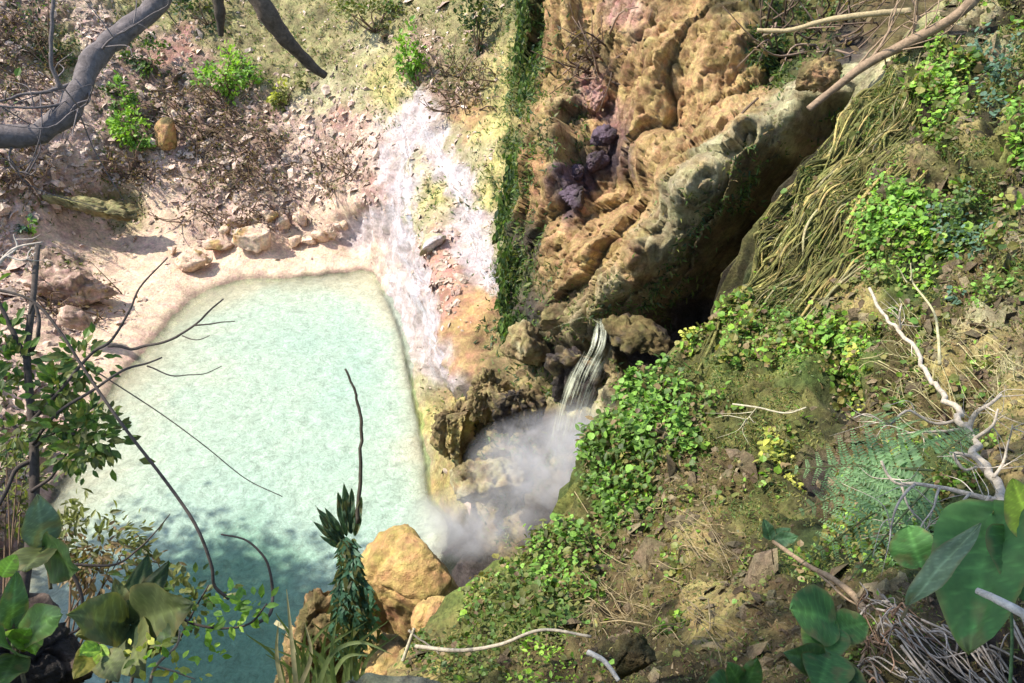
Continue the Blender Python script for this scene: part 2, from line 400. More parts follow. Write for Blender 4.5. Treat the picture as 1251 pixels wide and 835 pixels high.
# the tufa ridge: flat crest, rough flank, deep hollow on its right
for u, v, d in [(1105,68,12.5),(1050,94,12.3),(985,116,12.1),(925,156,12.0),(872,198,12.2),(835,250,12.8),(796,304,13.6),(755,354,14.5),(712,398,15.3)]:
    C1 += [(u - 16, v - 7, d + .10), (u + 12, v + 5, d + .03), (u + 36, v + 15, d + .22), (u + 58, v + 24, d + .55)]
    if 190 < v < 380: C1.append((u + 92, v + 31, d + 1.25))
    if v <= 190: C1.append((u + 92, v + 31, d + .75))
    if 100 < v < 320: C1.append((u - 40, v - 20, d + 2.0))
T1 = TPS(C1)
zs1 = [
 (0,-300,'bankgrn'),(300,-300,'bankgrn'),(700,-300,'pink'),(1100,-300,'brown'),(-300,-100,'earth'),(-300,300,'earth'),(-300,600,'brush'),
 (30,30,'brush'),(0,100,'brush'),(70,60,'bankgrn'),(120,40,'earth'),(60,130,'earth'),(20,170,'earth'),(10,220,'brush'),(85,185,'earth'),(110,215,'earth'),(60,210,'earth'),
 (200,20,'bankgrn'),(150,30,'bankgrn'),(190,60,'pink'),(160,130,'brush'),(185,100,'brush'),(225,95,'brush'),(220,45,'pink'),(250,20,'bankgrn'),
 (300,30,'bankgrn'),(340,25,'bankgrn'),(390,20,'bankgrn'),(440,25,'bankgrn'),(350,80,'bankgrn'),(380,60,'bankgrn'),(420,60,'bankgrn'),(330,60,'bankgrn'),
 (230,140,'brush'),(280,140,'brush'),(320,150,'brush'),(250,180,'brush'),(300,190,'brush'),(330,210,'brush'),(350,180,'earth'),(260,220,'brush'),(150,195,'brush'),
 (390,120,'pale'),(380,160,'earth'),(420,150,'pink'),(430,190,'earth'),(400,210,'brush'),(370,220,'earth'),(350,240,'earth'),(300,245,'earth'),(430,110,'pale'),
 (200,210,'earth'),(190,240,'sand'),(120,240,'bankgrn'),(60,245,'brush'),(160,262,'bankgrn'),(20,260,'earth'),(220,250,'sand'),(260,260,'earth'),(410,245,'sand'),
 (60,285,'sand'),(120,285,'sand'),(170,300,'sand'),(130,330,'sand'),(60,330,'brush'),(100,350,'brush'),(20,330,'earth'),(30,370,'earth'),(90,390,'earth'),(40,400,'sand'),
 (220,330,'sand'),(300,320,'sand'),(400,312,'sand'),(150,360,'sand'),(140,400,'sand'),(110,440,'sand'),(80,480,'earth'),(40,470,'earth'),(0,440,'earth'),(20,560,'earth'),(60,560,'earth'),(-30,700,'brush'),
 (190,390,'sand'),(185,275,'sand'),(150,330,'sand'),(190,330,'sand'),(170,380,'sand'),(250,335,'sand'),(330,326,'sand'),(370,322,'sand'),(440,318,'sand'),(130,370,'sand'),(120,410,'sand'),(90,440,'sand'),(100,480,'sand'),(130,430,'sand'),(340,300,'sand'),(280,312,'sand'),(230,362,'sand'),(280,345,'sand'),(350,336,'sand'),(420,328,'sand'),(150,450,'sand'),
 (300,420,'bed'),(400,420,'bed'),(300,550,'bed'),(430,550,'bed'),(200,600,'bed'),(300,700,'bed'),(450,650,'bed'),(150,750,'bed'),(300,850,'bed'),(500,900,'bed'),(460,450,'bed'),(210,480,'bed'),(490,560,'bed'),(420,372,'bed'),
 (450,60,'pale'),(470,30,'bankgrn'),(460,90,'yellow'),(475,120,'yellow'),(480,160,'calcite'),(500,130,'calcite'),(510,165,'calcite'),(470,200,'calcite'),(490,230,'calcite'),(465,260,'calcite'),(480,290,'calcite'),(500,330,'calcite'),(515,380,'calcite'),(525,420,'calcite'),(530,450,'calcite'),(505,190,'pale'),(440,290,'calcite'),(450,230,'pink'),(440,165,'earth'),(440,205,'earth'),
 (540,30,'bankgrn'),(580,30,'bankgrn'),(520,60,'brush'),(560,70,'bankgrn'),(590,60,'brush'),(600,40,'bankgrn'),(550,110,'brush'),(580,100,'bankgrn'),(565,140,'tan'),(555,165,'pale'),(530,180,'calcite'),(545,200,'calcite'),(560,230,'calcite'),(570,270,'calcite'),(580,310,'calcite'),(595,340,'calcite'),(520,240,'yellow'),(515,265,'pale'),
 (605,100,'yellow'),(600,150,'yellow'),(595,200,'yellow'),(590,240,'yellow'),(610,60,'yellow'),(575,190,'pale'),(600,290,'pale'),
 (535,320,'salmon'),(545,345,'salmon'),(550,370,'salmon'),(545,400,'orange'),(560,390,'orange'),(575,375,'orange'),(590,360,'orange'),(550,430,'orange'),(535,300,'salmon'),
 (505,470,'pale'),(515,510,'yellow'),(520,560,'pale'),
 (640,30,'dkmoss'),(650,80,'dkmoss'),(640,110,'dkmoss'),(630,230,'dkmoss'),(620,280,'dkmoss'),(618,330,'dkmoss'),(620,390,'dkmoss'),(628,190,'dkmoss'),
 (690,20,'tan'),(680,60,'tan'),(675,100,'tan'),(670,140,'tan'),(700,60,'brown'),(730,30,'tan'),(760,20,'pink'),(780,50,'tan'),(740,70,'brown'),(720,100,'pink'),(760,60,'tan'),(770,110,'tan'),(780,170,'tan'),(730,120,'pink'),(735,140,'pink'),
 (690,130,'lowrock'),(680,170,'lowrock'),(720,160,'orange'),(740,170,'purple'),(735,190,'purple'),(705,215,'purple'),(695,245,'purple'),(670,200,'orange'),(670,240,'orange'),(700,230,'purple'),(690,190,'lowrock'),(720,240,'orange'),
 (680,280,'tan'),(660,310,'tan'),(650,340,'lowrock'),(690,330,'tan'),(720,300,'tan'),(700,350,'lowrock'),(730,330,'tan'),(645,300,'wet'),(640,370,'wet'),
 (800,60,'tan'),(850,50,'tan'),(900,50,'tan'),(800,150,'tan'),(850,150,'tan'),(900,120,'tan'),(780,250,'tan'),(830,200,'tan'),(760,300,'tan'),(820,20,'tan'),(900,15,'brown'),
 (960,30,'olive'),(950,60,'dkmoss'),(1000,40,'olive'),(1030,50,'wet'),(1080,30,'brown'),(1000,80,'olive'),(1150,40,'brown'),
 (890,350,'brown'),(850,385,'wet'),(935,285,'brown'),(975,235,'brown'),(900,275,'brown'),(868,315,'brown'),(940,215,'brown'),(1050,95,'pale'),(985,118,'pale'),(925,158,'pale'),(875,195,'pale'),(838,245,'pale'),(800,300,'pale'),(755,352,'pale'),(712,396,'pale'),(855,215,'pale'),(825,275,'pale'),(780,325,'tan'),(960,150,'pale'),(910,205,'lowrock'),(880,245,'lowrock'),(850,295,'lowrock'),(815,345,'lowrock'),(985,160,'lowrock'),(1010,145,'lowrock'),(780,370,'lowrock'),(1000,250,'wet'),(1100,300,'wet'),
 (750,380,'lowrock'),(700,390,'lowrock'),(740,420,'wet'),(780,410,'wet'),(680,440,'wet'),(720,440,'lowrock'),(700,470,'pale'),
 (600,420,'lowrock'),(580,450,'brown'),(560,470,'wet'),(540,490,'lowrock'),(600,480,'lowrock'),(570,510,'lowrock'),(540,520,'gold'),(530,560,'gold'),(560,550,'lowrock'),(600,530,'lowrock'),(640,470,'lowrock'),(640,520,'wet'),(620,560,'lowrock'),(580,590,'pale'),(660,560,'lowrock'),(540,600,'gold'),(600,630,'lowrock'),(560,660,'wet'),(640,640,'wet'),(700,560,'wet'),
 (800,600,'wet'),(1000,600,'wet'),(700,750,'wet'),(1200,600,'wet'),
]
def axis(lo, hi, a, b, fine, coarse):
    return np.concatenate([np.arange(lo, a, coarse), np.arange(a, b, fine), np.arange(b, hi + coarse, coarse)])
U1, V1 = np.meshgrid(axis(-400, 1500, -60, 960, 2.4, 12), axis(-500, 1000, -50, 860, 2.4, 12))
X1 = P(U1, V1, T1(U1, V1))
col1, amp1, flu1, wet1, W1 = zoned(zs1, U1, V1, X1)
n1 = grid_normals(X1)
def box_blur(a, k):
    for ax in (0, 1):
        c = np.cumsum(np.concatenate([np.repeat(np.take(a, [0], ax), k + 1, ax), a, np.repeat(np.take(a, [-1], ax), k, ax)], ax), ax)
        n_ = a.shape[ax]; a = (np.take(c, range(2 * k + 1, 2 * k + 1 + n_), ax) - np.take(c, range(0, n_), ax)) / (2 * k + 1)
    return a
n1 = unit(box_blur(box_blur(n1, 14), 14))
wall = (sstep(590, 650, U1) * sstep(470, 420, V1))[..., None]
n1 = unit(n1 * (1 - wall) + np.array([-.45, -.72, .53]) * wall)
wl_ = np.exp(-((X1[..., 2] - .03) / .07) ** 2) * (V1 < 620) * (V1 > 325) * (U1 < 465)
col1 = col1 * (1 - .5 * wl_[..., None]); wet1 = np.maximum(wet1, .7 * wl_)
calm = (sstep(-0.5, 0.6, X1[..., 2]))[..., None]
cm0 = (sstep(600, 650, U1) * sstep(1010, 930, U1) * sstep(440, 380, V1))[..., None]
X1 = X1 + n1 * ((relief(X1, amp1, flu1, 3) - 0.10 * (amp1 + flu1))[..., None]) * (0.35 + 0.65 * calm) * (1 - .8 * cm0)
cm = sstep(600, 650, U1) * sstep(1010, 930, U1) * sstep(440, 380, V1) * sstep(.08, .17, amp1)
fx = cm > .01
fr_ = np.zeros(U1.shape); Xs = X1[fx]
fr_[fx] = .50 * fracture(Xs, (.60, .60, .19), 3) + .11 * fbm(Xs * np.array([3.2, 3.2, 2.2]), 5, .68, 97) + .16 * fracture(Xs, (1.3, 1.3, .42), 15) + .07 * fracture(Xs, (1.7, 1.7, .9), 5) + .05 * ridged(Xs * np.array([3.5, 3.5, 1.2]), 4, 71)
wz = Xs + .25 * np.stack([fbm(Xs * 1.6, 3, seed=a) for a in (21, 23, 25)], -1)
for sc_, w_, dp_, sd_ in [((1.1, 1.1, .30), .030, .26, 81), ((2.4, 2.4, .5), .04, .16, 83), ((.5, .5, 1.9), .025, .16, 85)]:
    fr_[fx] -= dp_ * np.exp(-(gnoise(wz * np.array(sc_), sd_) / w_) ** 2) * sstep(-.25, .2, gnoise(Xs * .6, sd_ + 1))
fr_[fx] -= .10 * np.exp(-((fbm(Xs * 2.2, 3, .5, 131) - .30) / .08) ** 2)
fr_[fx] += .035 * ridged(Xs * np.array([9, 9, 4.]), 3, 88)
X1 = X1 + n1 * (fr_ * cm * .95)[..., None]
ribs = np.zeros(U1.shape); ribs[fx] = .15 * ridged(wz * np.array([1.5, 1.5, .16]), 3, 91)
X1 = X1 + n1 * (ribs * cm)[..., None]
rough1 = np.zeros(U1.shape); rm_ = (U1 > 640) & (U1 < 1100) & (V1 > 40) & (V1 < 420); Xr = X1[rm_]
rough1[rm_] = .16 * ridged(Xr * np.array([2.2, 2.2, 1.1]), 4, 55) + .07 * fbm(Xr * 6.5, 4, .65, 58)
X1 = X1 + n1 * (rough1 * (1 - .6 * cm))[..., None]
def poly_in(pts, u, v):
    r = np.zeros(u.shape, bool); p = np.array(pts, float)
    for k in range(len(p)):
        (a, b), (c, d) = p[k], p[k - 1]
        if b == d: continue
        x = (v > min(b, d)) & (v <= max(b, d)) & (u < a + (v - b) * (c - a) / (d - b)); r ^= x
    return r
FC = grid_faces(*U1.shape); uc = U1.ravel()[FC[:, 0]] + 9 * fbm(X1.reshape(-1, 3)[FC[:, 0]], 3, seed=2); vc = V1.ravel()[FC[:, 0]]
in_cliff = poly_in([(648,-120),(640,150),(622,240),(640,400),(560,470),(520,570),(560,700),(900,700),(1100,400),(1250,120),(1250,-120)], uc, vc)
in_tongue = poly_in([(440,60),(440,150),(432,300),(462,345),(492,420),(512,520),(520,580),(540,600),(560,470),(640,400),(622,240),(640,150),(648,60)], uc, vc) & ~in_cliff
def submesh(name, mask, mat=None):
    f = FC[mask]; k, inv = np.unique(f, return_inverse=True)
    o = mesh_obj(name, X1.reshape(-1, 3)[k], inv.reshape(f.shape), mat or M_GROUND, col1.reshape(-1, 3)[k], wet=wet1.ravel()[k]); o['kind'] = 'structure'
submesh('terrain', ~in_cliff & ~in_tongue); submesh('cliff', in_cliff, M_CLIFF); submesh('travertine_slope', in_tongue)

def surf1(u, v):
    j = np.searchsorted(U1[0], u); i = np.searchsorted(V1[:, 0], v)
    return X1[min(i, X1.shape[0]-1), min(j, X1.shape[1]-1)]
# the plain that carries on past everything in view
gp = [(-900,-900,-4.5),(900,-900,-4.5),(900,900,-4.5),(-900,900,-4.5)]
mesh_obj('ground', gp, [(0,1,2,3)], M_GROUND, np.full((4,3), .12))['kind'] = 'structure'

# ------------------------------------------------------------------ water of the pool
def make_water():
    us, vs = np.meshgrid(np.arange(-220, 760, 4.0), np.arange(322, 980, 3.0))
    X = P(us, vs, D(vs, 0.0))
    bed = P(us, vs, T1(us, vs))[..., 2]
    depth = np.maximum(0.0, -bed) * 1.25
    rng = np.random.default_rng(3)
    h = 0
    for k in range(14):
        a = rng.uniform(0, 2*math.pi); wl_ = rng.uniform(.35, 1.4)
        h = h + 0.006 * wl_ * np.sin((X[..., 0]*math.cos(a) + X[..., 1]*math.sin(a)) * 2*math.pi/wl_ + rng.uniform(0, 6) + 2.0*gnoise(X*0.35, k))
    X[..., 2] += h
    o = mesh_obj('pool_water', X.reshape(-1,3), grid_faces(*us.shape), M_WATER)
    at = o.data.attributes.new('depth', 'FLOAT', 'POINT'); at.data.foreach_set('value', depth.ravel())
    o['kind'] = 'structure'
def water_mat():
    m, nt, b = newmat('milky_water'); L = nt.links
    geo = N(nt, 'ShaderNodeNewGeometry'); pos = geo.outputs['Position']
    dp = N(nt, 'ShaderNodeAttribute', attribute_name='depth')
    # milky body: share of light the suspended lime sends back, growing with depth
    op = N(nt, 'ShaderNodeMath', operation='MULTIPLY'); op.inputs[1].default_value = -4.0; L.new(dp.outputs['Fac'], op.inputs[0])
    ex = N(nt, 'ShaderNodeMath', operation='EXPONENT'); L.new(op.outputs[0], ex.inputs[0])
    al = N(nt, 'ShaderNodeMath', operation='SUBTRACT'); al.inputs[0].default_value = 1.0; L.new(ex.outputs[0], al.inputs[1])
    cr = N(nt, 'ShaderNodeValToRGB'); e = cr.color_ramp.elements
    e[0].position = 0.0; e[0].color = (.44, .43, .31, 1); e[1].position = 1.0; e[1].color = (.12, .25, .165, 1)  # deep end painted dark teal to carry the shade on the near water
    x = cr.color_ramp.elements.new(.35); x.color = (.35, .44, .345, 1)
    x = cr.color_ramp.elements.new(.65); x.color = (.30, .415, .335, 1)
    md = N(nt, 'ShaderNodeMath', operation='DIVIDE'); md.inputs[1].default_value = 3.6; L.new(dp.outputs['Fac'], md.inputs[0])
    nz = noise_node(nt, 0.28, 4, 0.6, pos, 0.5)
    mr0 = N(nt, 'ShaderNodeMath', operation='MULTIPLY_ADD'); mr0.inputs[1].default_value = 0.9; L.new(nz.outputs['Fac'], mr0.inputs[0])
    sub = N(nt, 'ShaderNodeMath', operation='SUBTRACT'); sub.inputs[1].default_value = 0.45; L.new(md.outputs[0], sub.inputs[0]); L.new(sub.outputs[0], mr0.inputs[2])
    L.new(mr0.outputs[0], cr.inputs['Fac'])
    # lime flecks, plus ripple glints of the sky painted into the colour
    sp = noise_node(nt, 4.6, 7, 0.8, pos, 1.0)
    mr = N(nt, 'ShaderNodeMapRange'); mr.inputs['From Min'].default_value = .32; mr.inputs['From Max'].default_value = .68
    mr.inputs['To Min'].default_value = .62; mr.inputs['To Max'].default_value = 1.36; L.new(sp.outputs['Fac'], mr.inputs['Value'])
    vm = N(nt, 'ShaderNodeVectorMath', operation='SCALE'); L.new(cr.outputs['Color'], vm.inputs[0]); L.new(mr.outputs[0], vm.inputs['Scale'])
    L.new(vm.outputs[0], b.inputs['Base Color']); b.inputs['Roughness'].default_value = 0.12; b.inputs['IOR'].default_value = 1.33
    b.inputs['Specular IOR Level'].default_value = 0.5
    bn = noise_node(nt, 6.5, 7, 0.75, pos, 0.8)
    bp = N(nt, 'ShaderNodeBump'); bp.inputs['Strength'].default_value = 0.7; bp.inputs['Distance'].default_value = 0.09
    L.new(bn.outputs['Fac'], bp.inputs['Height']); L.new(bp.outputs['Normal'], b.inputs['Normal'])
    tr = N(nt, 'ShaderNodeBsdfTransparent'); tr.inputs['Color'].default_value = (.82, .93, .86, 1)
    mx = N(nt, 'ShaderNodeMixShader'); L.new(al.outputs[0], mx.inputs[0]); L.new(tr.outputs[0], mx.inputs[1]); L.new(b.outputs[0], mx.inputs[2])
    L.new(mx.outputs[0], nt.nodes['Material Output'].inputs['Surface'])
    return m
M_WATER = water_mat()
make_water()

# ------------------------------------------------------------------ SHEET 2: the near mossy slope
SIL = np.array([(1420,-220),(1300,-120),(1200,-40),(1150,10),(1095,60),(1045,120),(1000,165),(955,215),(920,265),(903,315),(903,352),(870,385),(835,405),(785,455),(742,495),(718,545),(692,600),(655,650),(600,690),(560,725),(520,775),(470,830),(440,880),(400,1000)], float)
def u_left(v): return np.interp(v, SIL[:, 1], SIL[:, 0])
C2 = [
 (1420,-220,13.5),(1300,-120,12.6),(1200,-40,11.8),(1150,10,11.4),(1095,60,11.1),(1000,165,10.7),(920,265,10.3),(903,352,10.0),(835,405,9.7),(742,495,9.2),(692,600,8.6),(600,690,7.8),(520,775,6.8),(470,830,5.6),(400,1000,3.4),
 (1040,200,9.7),(980,280,9.5),(960,340,9.2),(1080,160,9.6),
 (1600,-220,12.5),(1600,0,9.5),(1600,250,6.5),(1600,500,4.0),(1600,800,2.0),(1600,1000,1.6),
 (1250,-30,10.4),(1180,60,10.0),(1130,130,9.4),(1240,80,9.0),(1200,150,8.4),(1240,220,7.5),(1120,250,8.4),(1060,330,8.4),
 (1180,330,7.2),(1240,380,6.3),(1100,420,6.9),(1000,420,8.2),(900,460,8.3),(960,520,7.1),(1080,500,6.2),(1200,480,5.4),
 (820,560,7.8),(780,640,7.3),(860,640,6.3),(960,620,5.6),(1060,600,4.7),(1160,590,4.0),(1250,600,3.4),
 (720,700,6.6),(800,720,5.6),(900,720,4.6),(1000,700,4.0),(1100,700,3.2),(1200,720,2.6),
 (620,770,5.9),(700,790,4.9),(800,800,4.2),(900,810,3.6),(1000,800,3.0),(1100,800,2.5),(1220,810,2.1),
 (600,840,4.2),(760,860,3.2),(900,900,2.6),(1100,900,2.0),(1250,900,1.7),(700,1000,2.4),(1000,1000,1.8),(1300,1000,1.5),
]
T2 = TPS(C2)
zs2 = [
 (1350,-150,'brown'),(1250,-50,'brown'),(1500,100,'brown'),(1500,500,'brown'),(1500,900,'brown'),
 (1160,20,'pale'),(1200,30,'pale'),(1240,20,'olive'),(1120,60,'pale'),(1080,80,'pale'),(1140,50,'green'),
 (1060,110,'olive'),(1020,160,'olive'),(1060,160,'olive'),(1000,200,'olive'),(1040,220,'olive'),(960,230,'olive'),(980,260,'olive'),(930,280,'olive'),(950,310,'olive'),(920,330,'dkmoss'),(912,300,'olive'),(930,250,'olive'),(1000,290,'olive'),(1090,130,'olive'),(1100,170,'pale'),(1060,200,'olive'),(1100,190,'gold'),(1080,220,'gold'),(1030,260,'gold'),(1030,280,'olive'),(1000,310,'olive'),
 (1130,110,'green'),(1160,100,'olive'),(1130,160,'dkmoss'),(1140,200,'wet'),(1160,180,'dkmoss'),(1130,220,'brown'),(1200,90,'dkmoss'),(1210,130,'olive'),(1190,190,'olive'),(1180,160,'gold'),(1230,170,'olive'),(1240,210,'brown'),(1200,230,'dkmoss'),(1220,110,'olive'),(1250,120,'olive'),
 (1070,270,'green'),(1100,260,'green'),(1150,270,'dkmoss'),(1190,270,'dkmoss'),(1230,280,'pale'),(1240,320,'olive'),(1110,310,'dkmoss'),(1060,310,'green'),(1180,320,'brown'),
 (1020,335,'gold'),(985,355,'gold'),(1000,345,'gold'),(1030,320,'gold'),(950,350,'green'),(930,360,'green'),(960,330,'olive'),
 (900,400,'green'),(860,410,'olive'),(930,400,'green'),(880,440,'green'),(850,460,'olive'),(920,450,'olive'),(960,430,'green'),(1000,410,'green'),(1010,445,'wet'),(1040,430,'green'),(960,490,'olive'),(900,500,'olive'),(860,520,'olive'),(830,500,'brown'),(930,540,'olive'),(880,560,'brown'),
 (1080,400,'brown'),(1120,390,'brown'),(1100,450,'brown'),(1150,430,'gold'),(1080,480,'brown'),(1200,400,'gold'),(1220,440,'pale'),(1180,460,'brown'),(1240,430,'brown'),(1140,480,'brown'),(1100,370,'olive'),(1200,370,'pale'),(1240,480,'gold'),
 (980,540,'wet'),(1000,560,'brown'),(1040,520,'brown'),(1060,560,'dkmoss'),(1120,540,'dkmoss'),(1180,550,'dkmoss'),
 (780,480,'olive'),(760,530,'green'),(800,530,'brown'),(740,570,'green'),(780,580,'brown'),(720,610,'olive'),(820,580,'brown'),
 (760,640,'brown'),(800,620,'brown'),(835,630,'gold'),(845,650,'gold'),(870,620,'brown'),(820,680,'brown'),(770,690,'brown'),(860,690,'brown'),(870,730,'gold'),(850,725,'gold'),(720,680,'brown'),(900,660,'brown'),(920,620,'olive'),(900,590,'olive'),(930,700,'brown'),(900,770,'brown'),(960,660,'dkmoss'),(1000,640,'dkmoss'),(1060,650,'dkmoss'),
 (700,740,'brown'),(750,760,'brown'),(660,700,'green'),(620,730,'green'),(600,770,'olive'),(640,790,'brown'),(560,790,'olive'),(520,810,'gold'),(680,800,'brown'),(720,820,'brown'),(800,780,'brown'),(840,800,'brown'),(780,830,'olive'),(600,830,'olive'),
 (960,750,'brown'),(1000,700,'brown'),(1050,720,'brown'),(1000,800,'brown'),(1080,780,'brown'),(1150,700,'wet'),(1200,650,'wet'),(1150,780,'wet'),(1220,800,'wet'),(1100,830,'brown'),(1250,700,'brown'),(900,850,'brown'),(1240,560,'gold'),(1250,620,'brown'),
]
def make_slope():
    vs = axis(-220, 1000, -60, 880, 2.3, 12)
    ul = u_left(vs)
    nc = 400
    s = np.linspace(0, 1, nc) ** 1.15
    U = ul[:, None] + s[None] * (1560 - ul[:, None]); V = np.repeat(vs[:, None], nc, 1)
    X = P(U, V, T2(U, V))
    col, amp, flu, wet, W = zoned(zs2, U, V, X * 1.6, jitter=20, seed=5)
    n = grid_normals(X)
    hol = W[..., ZN.index('wet')] * sstep(40, 110, U - ul[:, None])
    rl = relief(X, amp * 0.8, flu * 0.6, 31, 1.7) - .42 * hol + .10 * billow(X * 3.1, 3, 90) * (amp > .13) - .22 * np.exp(-((fbm(X * 1.5, 3, .5, 95) - .33) / .10) ** 2) * amp * 3
    fl_ = unit(P(930, 290, 10.2) - P(1150, 40, 11.2)); cr_ = unit(np.cross(fl_, [0, -.5, 1])); up_ = np.cross(fl_, cr_)
    Y = np.stack([X @ fl_ * .35, X @ cr_ * 2.3, X @ up_ * 1.2], -1) + .35 * fbm(X * .9, 3, seed=12)[..., None]
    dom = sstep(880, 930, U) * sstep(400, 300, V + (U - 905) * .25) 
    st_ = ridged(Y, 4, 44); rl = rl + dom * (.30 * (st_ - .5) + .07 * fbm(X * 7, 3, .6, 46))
    bare = (dom * sstep(.58, .36, st_ + .35 * fbm(X * 2.6, 3, seed=48)))[..., None]  # shade between moss strands painted as dark grooves; moss thinned there too
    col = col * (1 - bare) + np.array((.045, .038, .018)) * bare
    ridge_ = (dom * sstep(.56, .85, st_))[..., None] * .45; col = col * (1 - ridge_) + np.array((.34, .30, .10)) * ridge_  # strand crests painted lighter so the relief shows under flat sun
    X = X + n * (rl[..., None]) * (np.clip(np.linalg.norm(X - [0,0,CAM_H], axis=-1) / 8, .25, 1)[..., None])
    # the edge rolls over and falls away to the stream bed
    K = 26; k = np.arange(K, 0, -1) / K
    E = X[:, :1]
    drop = np.zeros((len(vs), K, 3)); drop[..., 0] = -0.45 * np.sin(k * math.pi)[None] ; drop[..., 2] = -(k ** 1.6 * 8.0)[None]; drop[..., 1] = (k * 0.8)[None]
    dr = E + drop
    dr = dr + (fbm(dr * 1.3, 4, 0.55, 77) * 0.5 * np.minimum(1, k * 5)[None])[..., None] * np.array([-1.0, -.3, .2])
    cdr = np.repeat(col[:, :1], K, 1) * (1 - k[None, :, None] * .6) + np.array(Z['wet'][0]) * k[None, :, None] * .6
    X = np.concatenate([dr, X], 1); col = np.concatenate([cdr, col], 1); wet = np.concatenate([np.repeat(wet[:, :1], K, 1), wet], 1)
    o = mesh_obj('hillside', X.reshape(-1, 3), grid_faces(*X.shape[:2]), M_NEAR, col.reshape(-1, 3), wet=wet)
    o['kind'] = 'structure'
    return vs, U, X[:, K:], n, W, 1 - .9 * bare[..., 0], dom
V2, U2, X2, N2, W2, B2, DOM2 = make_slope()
def surf2(u, v):
    i = min(np.searchsorted(V2, v), len(V2) - 1)
    j = min(np.searchsorted(U2[i], u), U2.shape[1] - 1)
    return X2[i, j], N2[i, j]

# ================================================================== ROCKS
def ico(sub):
    bm = bmesh.new(); bmesh.ops.create_icosphere(bm, subdivisions=sub, radius=1.0)
    v = np.array([x.co[:] for x in bm.verts]); f = np.array([[y.index for y in x.verts] for x in bm.faces]); bm.free(); return v, f
ICO = {k: ico(k) for k in (3, 4, 5, 6, 7)}
def tint(kind, pos, seed=0, kind2=None, bias=0.0, sc=1.7):
    a, b = np.array(Z[kind][0]), np.array(Z[kind][1])
    m = sstep(-.35, .35, fbm(pos * sc, 5, .65, seed + 80))[:, None]
    c = a * m + b * (1 - m)
    if kind2:
        a, b = np.array(Z[kind2][0]), np.array(Z[kind2][1]); c2 = a * m + b * (1 - m)
        k = sstep(-.1, .15, fbm(pos * sc * .6, 5, .65, seed + 50) + bias)[:, None]
        c = c * (1 - k) + c2 * k
    return c
def rock(name, label, cat, u, v, d, w, h, t, kind='tan', kind2=None, bias=0., sub=5, seed=0, amp=.28, flute=.0, rot=0., boxy=.5, mat=None, group=None, sc=1.0, tilt=0., strata=0.0, crack=0.12, facets=13):
    """w, h in photo pixels at that distance; t = depth as a share of the width; rot turns it in the facing plane"""
    S, F = ICO[sub]
    c = P(u, v, d); k = d / FPX
    ax = np.array([w * k / 2, w * k / 2 * t, h * k / 2])
    q = np.sign(S) * np.abs(S) ** (1 - .30 * boxy)
    q = q / np.maximum(1e-6, np.linalg.norm(q, axis=1)[:, None]) ** (.6 * boxy)
    rg = np.random.default_rng(seed + 900)
    for nf in unit(rg.normal(size=(facets, 3))):            # split faces
        hh = rg.uniform(.48, .82); e = q @ nf - hh
        q = q - nf * (np.maximum(e, 0) * .88)[:, None]
    X = q * ax
    ca, sa = math.cos(rot), math.sin(rot)
    rx = np.array([[ca, 0, sa], [0, 1, 0], [-sa, 0, ca]])
    ct, st = math.cos(tilt), math.sin(tilt)
    rt = np.array([[1, 0, 0], [0, ct, -st], [0, st, ct]])
    X = X @ rx.T @ rt.T + c
    nrm = (S / ax); nrm /= np.linalg.norm(nrm, axis=1)[:, None]; nrm = nrm @ rx.T @ rt.T
    s = ax.mean()
    p = X / s * sc
    wp = p + .35 * np.stack([fbm(p * 1.6, 2, seed=seed + a) for a in (61, 67, 71)], -1)
    dd = .55 * fbm(wp * .9, 3, .5, seed) + .45 * ridged(wp * np.array([1.6, 1.6, .8]), 4, seed + 3) - .2 + .40 * fbm(wp * 4.5, 5, .65, seed + 7)
    if strata: dd = dd + strata * np.sin(p[:, 2] * 7 + 3 * gnoise(p * .9, seed)) * .5
    X = X + nrm * (dd * amp * s)[:, None]
    if flute: X = X + nrm * (billow(p * np.array([2.2, 2.2, .35]), 4, seed + 23) * flute * s)[:, None]
    if crack: X = X - nrm * (np.exp(-(gnoise(p * np.array([1.1, 1.1, .5]) + .3 * fbm(p * 2, 3)[:, None], seed + 31) / .06) ** 2) * crack * s + np.exp(-(gnoise(p * np.array([.6, .6, 1.5]) + .2 * fbm(p * 2, 3)[:, None], seed + 37) / .04) ** 2) * crack * .6 * s)[:, None]
    o = mesh_obj(name, X, F, mat or M_ROCK, tint(kind, X, seed, kind2, bias, 1.7), wet=np.full(len(X), Z[kind][4]))
    tag(o, label, cat, group)
    return o
def ridge(name, label, cat, pts, seed, kind, kind2, bias, amp, n=170, sides=90, squash=.8, flute=.0, mat=None):
    """thick rounded tongue of stone following pixel points (u, v, d, radius in metres)"""
    pr = spline([tuple(P(a, b, c)) + (r,) for a, b, c, r in pts], n)
    path, rad = pr[:, :3], pr[:, 3]
    rad = rad * np.clip(np.sin(np.linspace(.12, math.pi - .12, n)) * 3.2, .25, 1)
    V, F = tube(path, 1, sides=sides, radii=rad)
    ctr = np.repeat(path, sides, axis=0); dv = V - ctr; nr = dv / np.linalg.norm(dv, axis=1)[:, None]
    m = rad.mean(); p = V / m
    dd = .6 * fbm(p * .7, 3, .5, seed) + .6 * billow(p * 1.5, 5, seed + 3) + .25 * fbm(p * 6, 4, .65, seed + 7)
    V = V + nr * (dd * amp * m)[:, None]
    if flute: V = V + nr * (billow(p * np.array([2.4, 2.4, .4]), 4, seed + 29) * flute * m)[:, None]
    o = mesh_obj(name, V, F, mat or M_ROCK, tint(kind, V, seed, kind2, bias), wet=np.zeros(len(V)))
    return tag(o, label, cat)

def dist0(p): return float((np.asarray(p) - [0, 0, CAM_H]) @ FW)
